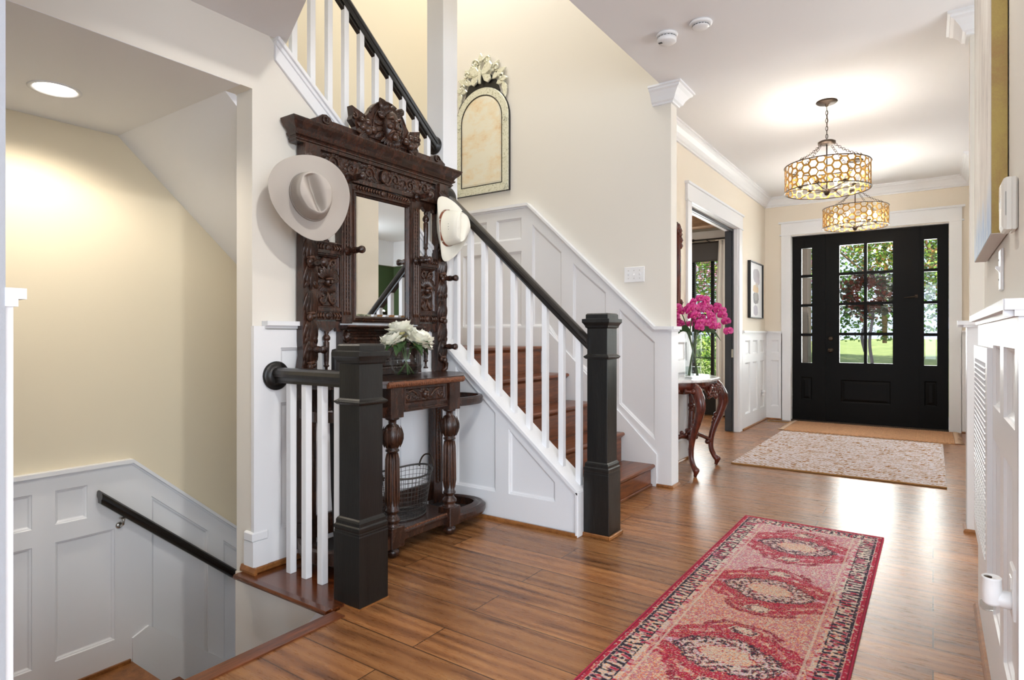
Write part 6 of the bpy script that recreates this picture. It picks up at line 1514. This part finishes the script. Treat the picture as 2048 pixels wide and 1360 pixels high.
rr = np.random.RandomState(2)
grid_rug('woven_pile', attr_mat('runner_wool', bscale=700, bump=.5), -.9615, -.2265, 1.30, 3.945, 250, 890, runner_col, lambda X, Y: .006+.0012*rr.rand(*X.shape), r1)
mb = MB(); mb.sweep_path([(-.003, 0), (.003, 0), (.004, .005), (0, .0085), (-.004, .005)], [(-.9615, 1.30, 0), (-.2265, 1.30, 0), (-.2265, 3.945, 0), (-.9615, 3.945, 0)], (0, 0, 1), closed=True); mb.build('bound_edge', plain('crimson_binding', srgb(168, 22, 62), .9, bump=.6, bscale=500), r1, world=True)
def jute_col(X, Y):
    sh = X.shape; n = vnoise(sh, 3, 7); n2 = vnoise(sh, 14, 8); row = np.floor(Y/.024).astype(int); rr_ = np.random.RandomState(9).rand(400)[row % 400]
    seg = np.floor((X+rr_*.6)/.045).astype(int); h = np.modf(np.abs(np.sin(seg*12.9898+row*78.233)*43758.5453))[0]
    C = np.where((h < .55)[..., None], c3(226, 214, 212), np.where((h < .80)[..., None], c3(206, 184, 168), c3(232, 226, 228)))
    gap = np.abs((Y/.024) % 1-.5) > .40
    C = np.where((gap & (n > .42))[..., None], c3(172, 124, 70), C)
    C = np.where(((h > .955))[..., None], c3(170, 120, 66), C)
    return C*(.9+.2*n[..., None])
def jute_z(X, Y): return .009+.005*np.abs(np.sin(Y*PI/.024))+.0025*np.sin(X*2*PI/.045+np.floor(Y/.024)*2.1)+.002*vnoise(X.shape, 6, 4)
r2 = thing('woven_rug', 'pale chunky woven rug on the floor before the front door', 'rug', (-.69, 6.6, 0))
grid_rug('woven_field', attr_mat('white_jute_weave', bscale=260, bump=.7), -1.462, .085, 5.50, 7.66, 420, 560, jute_col, jute_z, r2)
rnd = random.Random(77); M['goldjute'] = plain('golden_jute', srgb(176, 130, 76), .9, bump=.8, bscale=300)
for e0, e1 in (((-1.462, 5.50), (.085, 5.50)), ((-1.462, 7.66), (.085, 7.66))):
    pts = [(e0[0]+(e1[0]-e0[0])*k/60, e0[1]+rnd.uniform(-.004, .004), .007) for k in range(61)]; mb = MB(); mb.tube(pts, .0075, 6); mb.build('jute_edge', 'goldjute', r2, world=True)
M['matjute'] = None
def mat_col(X, Y):
    k = (np.floor(X/.022).astype(int)+np.floor(Y/.022).astype(int)) % 2; n = vnoise(X.shape, 4, 12)
    return np.where((k == 0)[..., None], c3(200, 152, 112), c3(182, 134, 96))*(.85+.3*n[..., None])
r3 = thing('door_mat', 'tan braided door mat with fringed ends against the black front door', 'mat', (-.65, 8.25, 0))
grid_rug('braided_field', attr_mat('tan_braid', bscale=260, bump=.7), -1.47, .19, 7.80, 8.70, 380, 200, mat_col, lambda X, Y: .008+.004*np.abs(np.sin(X*PI/.022))*np.abs(np.sin(Y*PI/.022)), r3)
M['palefringe'] = plain('pale_fringe', srgb(206, 176, 150), .9)
for s, xe in ((-1, -1.47), (1, .19)):
    mb = MB()
    for k in range(90):
        y = 7.80+.9*k/89; L = rnd.uniform(.045, .08); mb.tube([(xe, y, .008), (xe+s*L*.5, y+rnd.uniform(-.01, .01), .009), (xe+s*L, y+rnd.uniform(-.018, .018), .003)], [.004, .0035, .0015], 5)
    mb.build('fringe', 'palefringe', r3, world=True)
